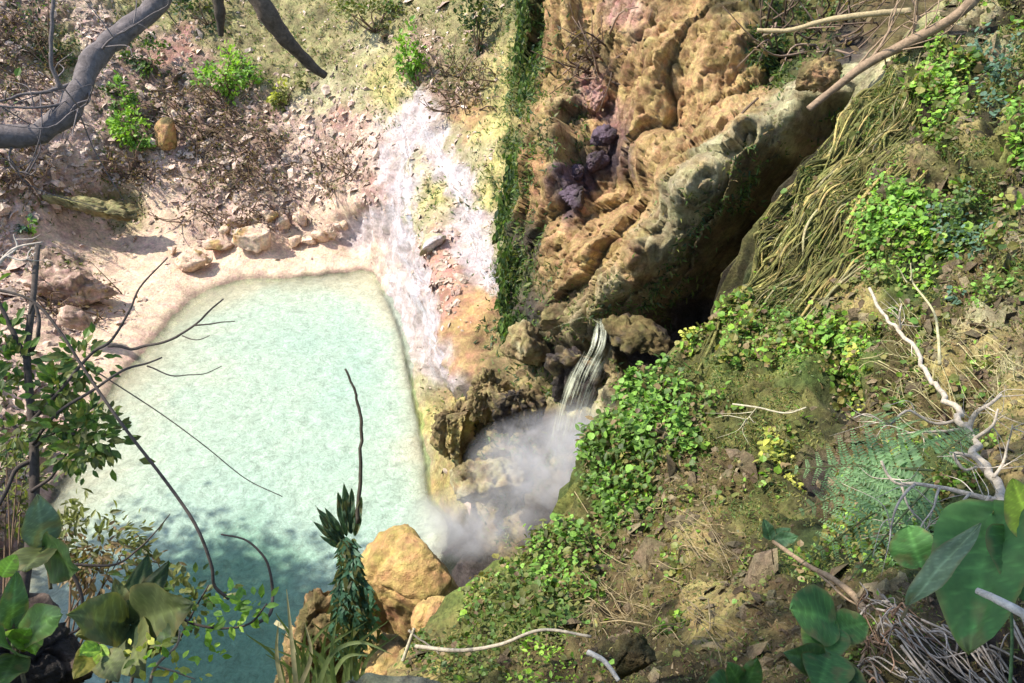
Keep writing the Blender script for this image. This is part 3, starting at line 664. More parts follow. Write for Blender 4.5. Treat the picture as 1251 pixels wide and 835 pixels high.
# --- the pale ridge and the cliff faces
# --- rocks where the stream falls
rock('fall_rock', 'rounded olive boulder parting the falling stream', 'rock', 645, 425, 16.8, 70, 74, .9, 'lowrock', 'pale', -.05, 5, 31, .30, .10, .3, .4)
rock('fall_rock', 'dark hollow shouldered rock right below the tan cliff foot', 'rock', 690, 395, 16.6, 90, 66, .8, 'lowrock', 'brown', .1, 5, 32, .42, .12, .2, .4)
rock('fall_rock', 'dark fluted rock hanging over the mist', 'rock', 640, 500, 16.8, 84, 110, .8, 'lowrock', 'wet', .02, 6, 33, .42, .30, .1, .3)
rock('fall_rock', 'golden fluted rock curtain rising out of the pool edge', 'rock', 555, 530, 18.8, 72, 130, .8, 'lowrock', 'gold', .02, 6, 34, .34, .30, .05, .4)
rock('fall_rock', 'brown ribbed rock between golden curtain and dark fluted rock', 'rock', 600, 480, 17.9, 80, 100, .8, 'lowrock', 'brown', -.02, 6, 35, .40, .28, .1, .4)
rock('fall_rock', 'low pale rock half hidden in the mist', 'rock', 590, 582, 17.2, 110, 46, .8, 'pale', 'lowrock', .0, 5, 36, .34, .05, .2, .3)
rock('fall_rock', 'dark wet rock wedge behind the lower falling stream', 'rock', 700, 455, 15.6, 90, 110, .7, 'wet', 'lowrock', -.1, 5, 37, .36, .15, .1, .4)
rock('fall_rock', 'mossy rock lip where the stream leaves the hollow', 'rock', 782, 414, 14.2, 100, 38, .8, 'brown', 'wet', .05, 5, 38, .36, .1, .3, .3)
# --- the orange boulder and its column down to the pool
rock('travertine_outcrop', 'big smooth orange travertine boulder at the foot of the mist', 'rock', 506, 744, 12.2, 160, 240, .9, 'ochre', 'orange', -.05, 6, 41, .13, .04, .06, .75, sc=1.0, facets=5, crack=.05)
rock('travertine_outcrop', 'small rounded orange knob on the lower edge of the boulder', 'rock', 534, 757, 10.4, 62, 54, .9, 'ochre', 'orange', -.2, 5, 42, .12, 0, 0, .2, facets=0)
rock('travertine_outcrop', 'brown mossy rock column standing in the teal water', 'rock', 385, 800, 11.6, 105, 290, .9, 'brown', 'tan', -.02, 6, 43, .34, .14, .22, .5)
rock('travertine_outcrop', 'low golden ledge below the orange boulder', 'rock', 486, 818, 9.6, 140, 70, .8, 'ochre', 'brown', .0, 5, 44, .32, 0, .1, .4)
for lab, u, v, w, h in [('upper dark purple knob in the stained gully', 738, 168, 30, 34), ('dark violet lump in the middle of the gully', 728, 196, 34, 30), ('lowest purple black knob in the gully', 700, 240, 40, 34), ('small purple knob on the left side of the gully', 704, 214, 26, 26), ('dull rose knob at the head of the gully', 728, 122, 30, 40)]:
    rock('stained_rock', lab, 'rock', u, v, dist0(surf1(u, v)) - .25, w, h, .9, 'pink' if v < 130 else 'purple', 'tan' if v < 130 else 'wet', -.1, 5, 110 + int(v), .5, 0, .2, .3, group='purple stained rocks in the cliff gully')
# --- smaller named stones
rock('brown_boulder', 'brown boulder with dark hollows lying on the ridge top', 'boulder', 1000, 90, 11.7, 64, 46, .9, 'brown', 'tan', -.05, 5, 51, .45, 0, .15, .4)
rock('mossy_stump', 'squared dark mossy stump near the bottom edge', 'stump', 772, 802, 3.75, 66, 100, .8, 'brown', 'olive', -.05, 5, 52, .22, .1, .05, .8, mat=M_NEAR)
rock('stone_ledge', 'pale grey stone ledge at the very bottom of the view', 'ledge', 505, 866, 2.6, 300, 44, .35, 'pale', None, 0, 5, 53, .10, 0, .0, .8, mat=M_NEAR)
rock('stone_ledge', 'grey lump of stone beside the white stick at the bottom', 'ledge', 708, 848, 2.7, 80, 36, .4, 'pale', None, 0, 5, 54, .16, 0, .1, .6, mat=M_NEAR)
rock('round_stone', 'round orange stone half buried among the dry brush', 'stone', 205, 165, 30.9, 32, 42, .9, 'orange', 'brown', -.2, 4, 55, .14, 0, .2, .2)
rock('leaning_slab', 'long olive slab lying across the sandy bank', 'slab', 118, 252, 29.2, 150, 22, .22, 'bankgrn', 'brown', -.1, 5, 56, .3, 0, .22, .5)
rock('dark_overhang', 'dark brown overhanging clod of roots on the left bank', 'overhang', 88, 350, 26.2, 112, 52, .6, 'brush', 'earth', -.02, 5, 57, .4, 0, .3, .3)
rock('dark_overhang', 'small earthen lump below the overhanging clod', 'overhang', 92, 388, 24.2, 50, 30, .6, 'earth', 'brush', .0, 4, 58, .45, 0, .2, .3)
rock('shaded_boulder', 'big dark brown boulder in the lower left corner', 'boulder', 22, 812, 3.3, 190, 170, .9, 'wet', 'brush', -.05, 6, 59, .16, 0, .5, .3, mat=M_NEAR)
bl = [(231,320,42,30,'largest pale boulder alone at the left end of the beach rocks'),(310,292,52,36,'broad tan boulder in the middle of the beach rocks'),(266,298,44,16,'flat dark stone left of the broad tan boulder'),
      (345,272,22,20,'small stone perched above the broad tan boulder'),(368,268,20,22,'upright stone in the upper row of beach rocks'),(392,288,26,22,'squat stone near the white tongue'),
      (405,284,16,26,'narrow upright stone next to the white tongue'),(360,294,20,16,'small low stone right of the broad tan boulder'),(330,264,22,16,'small stone at the upper left of the rock row'),
      (378,294,18,13,'pebble sized stone on the upper beach'),(290,270,28,20,'rough stone under the dry brush'),(254,318,16,13,'tiny stone touching the largest pale boulder'),(420,275,18,16,'pale chip at the foot of the bank'),(210,305,16,12,'lone small stone left above the beach'),(275,280,20,14,'weathered stone behind the flat dark stone')]
for k, (u, v, w, h, lab) in enumerate(bl):
    p = surf1(u, v + h * .4); dd = float((p - [0, 0, CAM_H]) @ FW)
    rock('beach_boulder', lab, 'boulder', u, v, dd - .1, w, h, .9, 'earth' if k in (2, 10) else 'sand', 'tan', -.15, 4, 60 + k, .26, 0, RNG.uniform(-.4, .4), .6, group='boulders along the back of the beach')
rock('hollow_stone', 'dark angular slab roofing a small cave in the white tongue', 'slab', 528, 297, 24.0, 46, 20, .9, 'pale', 'calcite', 0, 4, 81, .25, 0, -.45, .7)

# ================================================================== PLANT HELPERS
def lerp(a, b, t): return np.asarray(a) * (1 - t) + np.asarray(b) * t
def tmpl(shape):
    """unit leaf along +y, face +z"""
    if shape == 'fan':      # rounded leaflet
        v = [(0,0,0),(.38,.30,.05),(.50,.68,.0),(.26,.98,-.08),(-.26,.98,-.08),(-.50,.68,.0),(-.38,.30,.05),(0,.60,-.05)]
        f = [(0,1,2,7),(7,2,3),(7,3,4),(7,4,5),(0,7,5,6)]
    elif shape == 'lance':
        v = [(0,0,0),(.16,.35,.05),(.13,.70,.02),(0,1,-.10),(-.13,.70,.02),(-.16,.35,.05),(0,.35,0),(0,.70,-.04)]
        f = [(0,1,6),(1,2,7,6),(2,3,7),(0,6,5),(6,7,4,5),(7,3,4)]
    elif shape == 'oval':
        v = [(0,0,0),(.26,.28,.07),(.28,.62,.05),(0,1,-.10),(-.28,.62,.05),(-.26,.28,.07),(0,.45,-.02)]
        f = [(0,1,6),(1,2,6),(2,3,6),(3,4,6),(4,5,6),(5,0,6)]
    elif shape == 'chip':
        v = [(.5,0,0),(.15,.48,.05),(-.42,.25,0),(-.38,-.35,.06),(.2,-.45,0),(.05,.05,.34),(-.1,-.08,.26)]
        f = [(0,1,5),(1,2,6,5),(2,3,6),(3,4,6),(4,0,5,6)]
    else:                    # blade / moss tip
        v = [(-.10,0,0),(.10,0,0),(.05,.6,.03),(0,1,-.12),(-.05,.6,.03)]
        f = [(0,1,2,4),(4,2,3)]
    return np.array(v, float), f
def scatter(geo, pts, dirs, nrms, sizes, cols, shape='fan', width=1.0):
    """place one leaf per point; dirs = growth direction, nrms = the way its face looks"""
    T, F = tmpl(shape); n = len(pts)
    y = unit(dirs); x = unit(np.cross(y, nrms)); z = np.cross(x, y)
    s = np.asarray(sizes, float).reshape(n, 1, 1)
    V = pts[:, None] + s * (T[None, :, 0:1] * width * x[:, None] + T[None, :, 1:2] * y[:, None] + T[None, :, 2:3] * z[:, None])
    k = len(T); C = np.repeat(cols[:, None], k, 1).reshape(-1, 3)
    base = geo.n
    geo.v.append(V.reshape(-1, 3)); geo.c.append(C)
    for q in F:
        a = np.arange(n)[:, None] * k + np.array(q)[None] + base
        geo.f += [tuple(r) for r in a.tolist()]
    geo.n += n * k
GREENS = {
 'lime':   ((.26,.42,.05),(.12,.24,.03)),
 'bright': ((.20,.36,.06),(.09,.18,.035)),
 'mid':    ((.12,.20,.04),(.06,.11,.025)),
 'olive':  ((.20,.22,.06),(.09,.10,.03)),
 'dark':   ((.05,.09,.03),(.02,.045,.015)),
 'blue':   ((.15,.26,.17),(.07,.14,.09)),
 'yellow': ((.42,.42,.08),(.24,.27,.05)),
 'dry':    ((.30,.22,.11),(.14,.09,.05)),
 'moss':   ((.30,.27,.08),(.13,.13,.035)),
 'teal':   ((.07,.16,.09),(.03,.08,.045)),
}
def pal(kind, n, p=None):
    a, b = GREENS[kind]; t = RNG.random(n) ** 1.2
    if p is not None: t = np.clip(t * .6 + .5 * (fbm(p * 2.5, 2, seed=4) + .5) * .8, 0, 1)
    c = lerp(a, b, t[:, None]) * (1.25 if kind in ('lime', 'bright', 'yellow') else 1.0); return c * RNG.uniform(.8, 1.2, (n, 1))
def rnd_unit(n):
    return unit(RNG.normal(size=(n, 3)))
UP = np.array([0, 0, 1.0])
def disc(n):
    r = np.sqrt(RNG.random(n)); a = RNG.random(n) * 2 * math.pi
    return r * np.cos(a), r * np.sin(a)
def plant(name, label, cat, leafgeo, stemgeo=None, group=None, leafname='foliage', mat=None, smat=None, stemname='stem'):
    c = np.concatenate(leafgeo.v).mean(0)
    root = empty(name, c, label, cat, group)
    leafgeo.build(leafname, mat or M_LEAF, root, smooth=False)
    if stemgeo is not None:
        for v_, f_, c_ in zip(stemgeo.v, stemgeo.pf, stemgeo.c): mesh_obj(stemname, v_, f_, smat or M_TWIG, c_, root)
    return root
def clump(name, label, cat, u, v, w, h, n, size, kind, kind2=None, surf=surf2, rot=0., lift=.12, shape='fan', droop=.5, group=None, stems=14, holes=.0, stemcol=(.10,.07,.03)):
    """plant that hugs the rock: leaves on fine stems over an uneven patch of the surface"""
    g, st = Geo(), Geo()
    x, y = disc(n)
    # uneven outline: sub-tufts
    m = max(4, n // 26); tx, ty = disc(m); k = RNG.integers(0, m, n)
    q = RNG.normal(size=(n, 2)) * (.10 + .22 * RNG.random((m, 1))[k])
    x, y = .92 * tx[k] + q[:, 0], .92 * ty[k] + q[:, 1]
    tl = RNG.random(m)[k]
    ca, sa = math.cos(rot), math.sin(rot)
    pu, pv = u + (x * ca - y * sa) * w / 2, v + (x * sa + y * ca) * h / 2
    if surf is surf2: pu = np.maximum(pu, np.array([u_left(b) for b in pv]) - 6)
    S = []; Nn = []
    for a, b in zip(pu, pv):
        r = surf(a, b)
        if isinstance(r, tuple): S.append(r[0]); Nn.append(r[1])
        else: S.append(r); Nn.append(unit(np.array([-.2, -.8, .5])))
    S, Nn = np.array(S), np.array(Nn)
    edge = np.clip(1 - (x * x + y * y), 0.1, 1)
    off = lift * (.25 + .9 * tl) * edge ** .5 * RNG.uniform(.3, 1.1, n)
    pts = S + Nn * off[:, None] + rnd_unit(n) * size * .7
    dirs = unit(rnd_unit(n) * .8 + Nn * .3 - UP * droop)
    nr = unit(Nn * .9 + UP * .7 + rnd_unit(n) * .55)
    cols = pal(kind, n)
    if kind2:
        c2 = pal(kind2, n); s2 = (RNG.random(m) < .45)[k]; cols[s2] = c2[s2]
    dd_ = RNG.random(n) < .07; cols[dd_] = pal('dry', dd_.sum())
    cols = cols * (1 + .45 * fbm(pts * 2.3, 2, seed=3))[:, None]
    big = RNG.random(n) < .72; szs = size * RNG.uniform(.45, 1.1, n) * (.7 + .9 * tl)
    scatter(g, pts[big], dirs[big], nr[big], szs[big], cols[big], shape); scatter(g, pts[~big], dirs[~big], nr[~big], szs[~big] * 1.5, cols[~big] * .85, 'lance', 1.3)
    for i in range(stems):
        a = RNG.integers(0, n); b = np.where(k == k[a])[0]
        b = b[RNG.integers(0, len(b))]
        mid = (S[a] + pts[b]) / 2 + Nn[a] * lift * .6
        V, F = tube(spline([S[a] - Nn[a] * .05, mid, pts[b]], 7), size * .045, size * .02, 4)
        st.add(V, F, np.array(stemcol))
    return plant(name, label, cat, g, st, group)
def bush(name, label, cat, c, r, n, size, kind, kind2=None, shape='oval', group=None, stems=8, base=None, stemcol=(.12,.08,.05), hollow=.35):
    """free-standing shrub: twigs from a base, leaves in uneven tufts through the volume"""
    g, st = Geo(), Geo(); c = np.asarray(c, float); r = np.asarray(r, float)
    m = max(6, n // 30)
    t = rnd_unit(m) * (RNG.random((m, 1)) ** .45) * r
    k = RNG.integers(0, m, n)
    pts = c + t[k] + RNG.normal(size=(n, 3)) * r * .16
    outw = unit(pts - c)
    dirs = unit(outw * .7 + rnd_unit(n) * .7 - UP * .1); nr = unit(UP * .8 + rnd_unit(n) * .7 + outw * .3)
    cols = pal(kind, n)
    if kind2: c2 = pal(kind2, n); s2 = (RNG.random(m) < .4)[k]; cols[s2] = c2[s2]
    scatter(g, pts, dirs, nr, size * RNG.uniform(.6, 1.25, n), cols, shape)
    b = c - np.array([0, 0, r[2] * 1.05]) if base is None else np.asarray(base, float)
    for i in range(min(m, stems)):
        e = c + t[i]; mid = lerp(b, e, .5) + RNG.normal(size=3) * r * .15
        V, F = tube(spline([b, mid, e], 9), r.mean() * .035, r.mean() * .008, 5); st.add(V, F, np.array(stemcol))
    return plant(name, label, cat, g, st, group)
def rad_px(px, d): return px * d / FPX
def dist(p): return float((np.asarray(p) - [0, 0, CAM_H]) @ FW)
def px_path(pts, n=24): return spline([tuple(P(*p)) for p in pts], n)
def twig(geo, pts, r0, r1, col, n=18, sides=5, wob=0.0):
    p = px_path(pts, n)
    if wob: p = p + np.stack([fbm(p * 6 + 9 * k, 2, seed=k) for k in range(3)], -1) * wob
    V, F = tube(p, r0, r1, sides, rough=.15); geo.add(V, F, np.array(col)); return p
def twigs_off(geo, path, n, length, r, col, up=.2, fork=2, seed=0):
    rg = np.random.default_rng(seed)
    for i in range(n):
        k = rg.integers(1, len(path) - 1); t = unit(path[k] - path[k-1])
        d = unit(t * .6 + unit(rg.normal(size=3)) * .8 + UP * up); L = length * rg.uniform(.4, 1.1)
        p = [path[k], path[k] + d * L * .5 + rg.normal(size=3) * L * .08, path[k] + d * L + rg.normal(size=3) * L * .16]
        q = spline(p, 9); V, F = tube(q, r, r * .3, 4); geo.add(V, F, np.array(col))
        if fork > 0: twigs_off(geo, q, 2, L * .5, r * .55, col, up, fork - 1, seed * 7 + i + 1)

# ================================================================== MOSS AND LITTER (too fine to count)
def moss(name, surfX, surfN, Wt, wanted, n, size, kinds, shape='blade', up=.5, lim=None, seed=0, raise_=0., mat=None):
    rg = np.random.default_rng(seed)
    w = sum(Wt[..., ZN.index(k)] * a for k, a in wanted.items())
    w = w * sstep(-.25, .3, fbm(surfX * 2.2, 3, .6, seed + 3))
    if lim is not None: w = w * lim
    w = w * (surfX[..., 2] > .3); cw = np.cumsum(w.ravel()); idx = np.searchsorted(cw, rg.random(n) * cw[-1]); idx = np.minimum(idx, w.size - 1)
    Xf, Nf = surfX.reshape(-1, 3), surfN.reshape(-1, 3)
    i, j = np.unravel_index(idx, w.shape)
    nb = surfX[np.minimum(i + 1, w.shape[0]-1), np.minimum(j + 1, w.shape[1]-1)]
    t = rg.random((n, 1)); p = Xf[idx] * (1 - t) + nb * t
    nn = Nf[idx]; dist_ = np.linalg.norm(p - [0, 0, CAM_H], axis=1)
    sz = size * np.clip(dist_ / 7.0, .35, 3) * (rg.uniform(.5, 1.4, n) if raise_ == 0 else np.minimum(1.9, rg.lognormal(-.12, .48, n)))
    g = Geo(); pick = rg.integers(0, len(kinds), n); cols = np.zeros((n, 3))
    mac = fbm(p * 1.1, 3, seed=seed)
    for a, kd in enumerate(kinds): s = pick == a; cols[s] = pal(kd, s.sum())
    cols = cols * (1 + .5 * mac[:, None])
    if shape == 'chip': sz = sz * rg.lognormal(0, .55, n)
    scatter(g, p + nn * (sz * .1 + raise_ * rg.random(n) ** 2 * np.clip(dist_ / 7, .3, 1.5))[:, None], unit(nn * up + unit(rg.normal(size=(n, 3))) - UP * .25), unit(nn + UP * .4 + .6 * unit(rg.normal(size=(n, 3)))), sz, cols, shape, 1.6)
    o = g.build(name, mat or M_LEAF, smooth=False); o['kind'] = 'stuff'; return o
nn2 = grid_normals(X2); nn1 = grid_normals(X1)
GREENS['stone'] = ((.74,.58,.46),(.44,.32,.25)); GREENS['earthy'] = ((.30,.24,.14),(.12,.09,.05))
moss('gravel', X1, nn1, W1, {'earth': 1., 'sand': .05, 'brush': .5, 'pink': .6, 'pale': .3, 'salmon': .6, 'bankgrn': .1}, 16000, .028, ['stone'], shape='chip', seed=21, lim=(U1 < 610) * 1.0, mat=M_ROCK)
moss('loose_stones', X2, nn2, W2, {'brown': 1., 'gold': .4, 'pale': .4, 'wet': .3}, 9000, .04, ['earthy'], shape='chip', seed=22, mat=M_NEAR)
def box_blur(a, k):
    for ax in (0, 1):
        c = np.cumsum(np.concatenate([np.repeat(np.take(a, [0], ax), k + 1, ax), a, np.repeat(np.take(a, [-1], ax), k, ax)], ax), ax)
        n_ = a.shape[ax]; a = (np.take(c, range(2 * k + 1, 2 * k + 1 + n_), ax) - np.take(c, range(0, n_), ax)) / (2 * k + 1)
    return a
n1 = unit(box_blur(box_blur(n1, 14), 14))
wall = (sstep(590, 650, U1) * sstep(470, 420, V1))[..., None]
n1 = unit(n1 * (1 - wall) + np.array([-.45, -.72, .53]) * wall)
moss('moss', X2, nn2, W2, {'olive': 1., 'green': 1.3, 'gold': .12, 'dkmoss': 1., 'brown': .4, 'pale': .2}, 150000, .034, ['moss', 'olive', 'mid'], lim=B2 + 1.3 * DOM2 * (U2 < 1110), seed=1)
moss('undergrowth', X2, nn2, W2, {'olive': .7, 'green': 1.6, 'dkmoss': 1.2, 'brown': .35, 'pale': .15}, 36000, .040, ['moss', 'olive', 'mid', 'bright', 'moss', 'olive', 'dry', 'lime'], shape='oval', lim=B2 * (1 - .9 * DOM2 * (U2 < 1110)) * sstep(.0, .25, fbm(X2 * 1.6, 3, .6, 123)), seed=6, raise_=.10)
moss('leaf_litter', X2, nn2, W2, {'brown': 1., 'wet': .4, 'pale': .3, 'gold': .2}, 45000, .045, ['dry', 'dry', 'olive'], up=.15, seed=2)
moss('ground_cover', X1, nn1, W1, {'bankgrn': 1., 'brush': .8, 'earth': .10, 'yellow': .25, 'pale': .1}, 30000, .045, ['olive', 'dry', 'olive', 'mid'], seed=3)
moss('cliff_moss', X1, nn1, W1, {'dkmoss': 1., 'olive': .6, 'lowrock': .12, 'yellow': .1}, 24000, .05, ['mid', 'dark', 'olive'], up=.2, seed=4)

def drapes():
    g = Geo(); rg = np.random.default_rng(17)
    for i in range(800):
        v = rg.uniform(40, 330); u = u_left(v) + 2 + rg.random() ** 1.2 * 150
        if u > 1130: continue
        L = rg.uniform(40, 150); a = rg.normal() * .07; du, dv = -.66 + a, .75 + .5 * a; pts = []
        for t in np.linspace(0, 1, 4):
            uu = u + du * L * t + rg.normal() * 1.0; vv = v + dv * L * t
            uu = max(uu, u_left(vv) + 1); p, n = surf2(uu, vv); pts.append(p + n * (.01 + .05 * math.sin(math.pi * t)))
        q = spline(pts, 22); r = .005 + .020 * rg.random() ** 3; V, F = tube(q, 1, sides=5, radii=r * np.sin(np.linspace(.1, math.pi - .15, 22)) ** .6)
        V = V + (fbm(V * 9, 3, seed=4) * r * .9)[:, None] * np.array([-.4, -.6, .6])
        k = rg.random(); c = np.array(Z['olive'][0] if k < .5 else Z['olive'][1] if k < .78 else Z['gold'][0] if k < .9 else Z['pale'][1]) * rg.uniform(.7, 1.3) * 1.15 + .25 * np.array(Z['olive'][0])
        g.add(V, F, c)
    o = g.build('moss_drapes', M_NEAR); o['kind'] = 'stuff'
drapes()
# ================================================================== FERN AND IVY CLUMPS ON THE NEAR SLOPE
MG = 'maidenhair clumps hanging on the mossy slope'
for (lab, u, v, w, h, n, sz, k1, k2, rot, lift) in [
 ('tall bright lime maidenhair hanging beside the wet gully at top right', 1150, 95, 66, 120, 420, .085, 'lime', 'bright', .15, .22),
 ('bluish green fern tuft right of the tall lime maidenhair', 1212, 70, 70, 90, 300, .075, 'blue', 'mid', 0, .2),
 ('large bright green maidenhair bank in the middle of the right slope', 1088, 268, 120, 120, 900, .072, 'bright', 'lime', .2, .24),
 ('blue green maidenhair right of the large bright bank', 1170, 258, 90, 80, 480, .06, 'blue', 'mid', 0, .2),
 ('light green fern spray at the right edge of the view', 1246, 150, 40, 60, 140, .07, 'bright', 'lime', 0, .2),
 ('scattered pale leaflets on the ledge under the blue green maidenhair', 1205, 340, 80, 40, 160, .055, 'olive', 'bright', 0, .12),
 ('pair of mint green seedlings beside the pale ledge', 1160, 345, 26, 22, 40, .06, 'blue', 'lime', 0, .12),
 ('yellow green maidenhair above the little dark hole', 998, 408, 110, 56, 420, .075, 'lime', 'bright', .25, .18),
 ('sparse round leaved trailer to the right of the dark hole', 1035, 448, 50, 80, 90, .075, 'lime', 'yellow', 0, .14),
 ('yellow leaved sprig hanging over the dark gap in the slope', 936, 532, 34, 66, 60, .085, 'yellow', 'lime', 0, .14),
 ('feathery pale green cushion on the brow above the hollow', 925, 400, 110, 56, 520, .06, 'olive', 'bright', -.35, .14),
 ('long bright green fern bank hanging at the stream side', 790, 490, 110, 130, 950, .085, 'bright', 'mid', .5, .3),
 ('dark green fern bank right behind the mist', 745, 570, 84, 130, 620, .085, 'mid', 'bright', .45, .3),
 ('light green maidenhair fringe at the lower side of the mist', 688, 665, 90, 90, 520, .08, 'bright', 'olive', .7, .25),
 ('olive fern patch above the crossing sticks', 630, 735, 130, 80, 620, .07, 'mid', 'olive', .5, .2),
 ('low green ferns on the bottom edge beside the orange boulder', 560, 790, 130, 60, 420, .055, 'olive', 'mid', .2, .16),
 ('yellow green herbs at the very bottom left of the slope', 660, 800, 90, 50, 260, .045, 'olive', 'lime', 0, .12),
 ('small flowering yellow tuft on the lip of the dark hollow', 835, 404, 26, 16, 60, .07, 'yellow', 'lime', 0, .12),
 ('dull green trailing fern below the mossy dome rim', 960, 370, 60, 60, 240, .055, 'olive', 'mid', -.3, .12),
 ('small pale green fern sprig on the orange lichen ledge', 1062, 330, 60, 34, 130, .06, 'olive', 'bright', 0, .12),
]:
    clump('maidenhair_fern', lab, 'fern', u, v, w, h, int(n * 2.3), sz * .62, k1, k2, rot=rot, lift=lift, group=MG)

# the green curtain hanging on the cliff
for lab, pts, wpx, n in [('long dark green moss curtain hanging down the cliff beside the white tongue', [(632,190),(622,250),(620,310),(616,360),(622,400)], 15, 900),
                         ('dark green moss streak hanging from the top edge of the cliff', [(650,0),(648,40),(645,80),(640,112)], 15, 520)]:
    g = Geo(); pp = spline([(a, b, 0) for a, b in pts], 60); n *= 4
    k = RNG.integers(0, 60, n); tw = RNG.normal(size=n)
    uu = pp[k, 0] + tw * wpx * (.45 + .5 * fbm(np.stack([k * .13, k * 0, k * 0 + wpx], -1), 2)) + 7 * fbm(np.stack([k * .09, k * 0 + 5, k * 0.], -1), 3); vv = pp[k, 1] + RNG.normal(size=n) * 5
    S = np.array([surf1(a, b) for a, b in zip(uu, vv)]) + np.array([-.12, -.3, .05]) * (RNG.uniform(.1, 2.2, n) * np.exp(-tw ** 2 * .4))[:, None]
    kp = fbm(S * np.array([2.2, 2.2, 1.1]), 3, seed=9) > -.12; S, tw = S[kp], tw[kp]; n = len(S)
    cc = pal('mid', n); lo = RNG.random(n) < .5; cc[lo] = pal('dark', lo.sum()); ol_ = RNG.random(n) < .18; cc[ol_] = pal('olive', ol_.sum())
    scatter(g, S, unit(rnd_unit(n) * .6 - UP), unit(np.array([-.3, -1, .3]) + rnd_unit(n) * .8), .13 * RNG.uniform(.3, 2.2, n) * (1 - .3 * np.abs(np.clip(tw, -2, 2))), cc * (1 + .6 * fbm(S * 1.2, 3, seed=5))[:, None], 'lance', 1.4)
    plant('moss_curtain', lab, 'moss', g)

# ================================================================== BUSHES ON THE FAR BANK
def on1(u, v, lift=.2): return surf1(u, v) + np.array([-.1, -.5, .5]) * lift
BG = 'bushes on the far bank'
for lab, u, v, rpx, n, sz, k1, k2 in [
 ('bright yellow green bush on the bank under the tree limb', 166, 160, (26, 22), 420, .20, 'lime', 'bright'),
 ('leafy green bush just above the yellow green one', 150, 122, (22, 24), 300, .19, 'bright', 'mid'),
 ('lush lime bush in the upper middle of the far bank', 280, 95, (40, 30), 800, .20, 'lime', 'bright'),
 ('dark green shrub right behind the limb', 190, 72, (30, 26), 420, .18, 'mid', 'dark'),
 ('dry yellow green grass clump right of the lush lime bush', 346, 112, (24, 22), 300, .19, 'yellow', 'olive'),
 ('small pale green plant above the dark clod on the left bank', 40, 276, (14, 14), 110, .17, 'blue', 'bright'),
 ('green creeper hanging at the head of the white tongue', 506, 78, (18, 38), 420, .19, 'bright', 'lime'),
 ('dark shrub at the top edge right of the tree limb', 250, 12, (40, 22), 380, .2, 'dark', 'olive'),
 ('olive shrub at the top edge above the white tongue', 455, 20, (50, 24), 420, .2, 'olive', 'mid'),
 ('dark green scrub on the top edge above the yellow streak', 580, 40, (26, 44), 300, .2, 'dark', 'olive'),
 ('dim green sapling hanging in the top left corner', 66, 50, (34, 54), 420, .15, 'mid', 'dark')]:
    c = on1(u, v, .5); k = dist(c) / FPX
    bush('bank_bush', lab, 'bush', c, (rpx[0] * k, rpx[0] * k * .8, rpx[1] * k), n, sz, k1, k2, shape='oval', group=BG, base=surf1(u, v + rpx[1] * .6))
def drybush(lab, u, v, w, h, n, seed, col=(.10,.07,.05)):
    g = Geo(); rg = np.random.default_rng(seed)
    lg = Geo(); lp = []
    for i in range(int(n * .62)):
        a, b = u + rg.uniform(-.5, .5) * w, v + rg.uniform(-.5, .5) * h
        s = surf1(a, b); d = unit(np.array([rg.normal() * .8, -.6, .5 + rg.normal() * .5])); L = rg.uniform(.5, 1.5)
        q = spline([s, s + d * L * .5 + rg.normal(size=3) * .12, s + d * L + rg.normal(size=3) * .3], 8)
        V, F = tube(q, .028, .008, 4); g.add(V, F, np.array(col) * rg.uniform(.5, 2.6)); lp.append(q[3:])
    lp = np.concatenate(lp); m = len(lp); lp = lp + rg.normal(size=(m, 3)) * .1
    scatter(lg, lp, rnd_unit(m), unit(rnd_unit(m) + UP), .14 * rg.uniform(.5, 1.3, m), pal('dry', m) * .7, 'oval')
    c = surf1(u, v); root = empty('dry_shrub', c, lab, 'dry shrub', 'dry brush on the far bank')
    g.build('branches', M_TWIG, root); lg.build('dead_leaves', M_LEAF, root, smooth=False)
drybush('dense dark dry brush behind the lime bush', 245, 130, 90, 60, 120, 1)
drybush('wide dark dry brush hanging down the middle of the bank', 290, 195, 110, 80, 150, 2)
drybush('dry brush tuft on the bank below the yellow green bush', 165, 208, 70, 34, 60, 3)
drybush('bare brown brush on the left edge under the limb', 25, 205, 70, 60, 90, 4)
drybush('tangled dry brush in the top left corner', 25, 70, 90, 110, 130, 5)
drybush('scrubby dead twigs beside the pink earth near the tongue', 405, 205, 44, 50, 44, 6)
drybush('straggly dry roots along the base of the bank', 285, 262, 130, 24, 60, 7)
drybush('dark withered brush above the pale rock near the top centre', 560, 105, 80, 60, 80, 8)
drybush('dry shrub crowning the pink cliff at the top', 715, 70, 70, 60, 70, 9)
drybush('brown twiggy bush above the brown boulder', 985, 40, 110, 50, 80, 10)
drybush('brushy roots hanging under the overhanging clod', 95, 370, 100, 40, 70, 11)

# ================================================================== GROUND ROUND THE VIEWER AND THE TREES THAT SHADE THE VIEW
def make_rim():
    x, y = np.meshgrid(np.arange(-10, 11, .1), np.arange(-9, 5.2, .1))
    nz = fbm(np.stack([x, y, 0 * x], -1) * .9, 4)
    z = 12.25 + .18 * nz
    left = sstep(-.45, -.85, x)
    z = z - 3.5 * sstep(.5, .95, y) ** 2 * (1 - left) - 8 * sstep(.9, 2.2, y) * (1 - left)
    zl = 14 - 1.5 * y - .14 + .10 * nz - 9 * np.maximum(0, y - 3.9) ** 1.1
    z = np.where(y > 1.05, np.minimum(z, zl * left + z * (1 - left)), z)
    X = np.stack([x, y, z], -1)
    o = mesh_obj('rim_ground', X.reshape(-1, 3), grid_faces(*x.shape), M_NEAR, tint('brown', X.reshape(-1, 3), 4, 'olive', 0.), wet=np.zeros(x.size)); o['kind'] = 'structure'
make_rim()
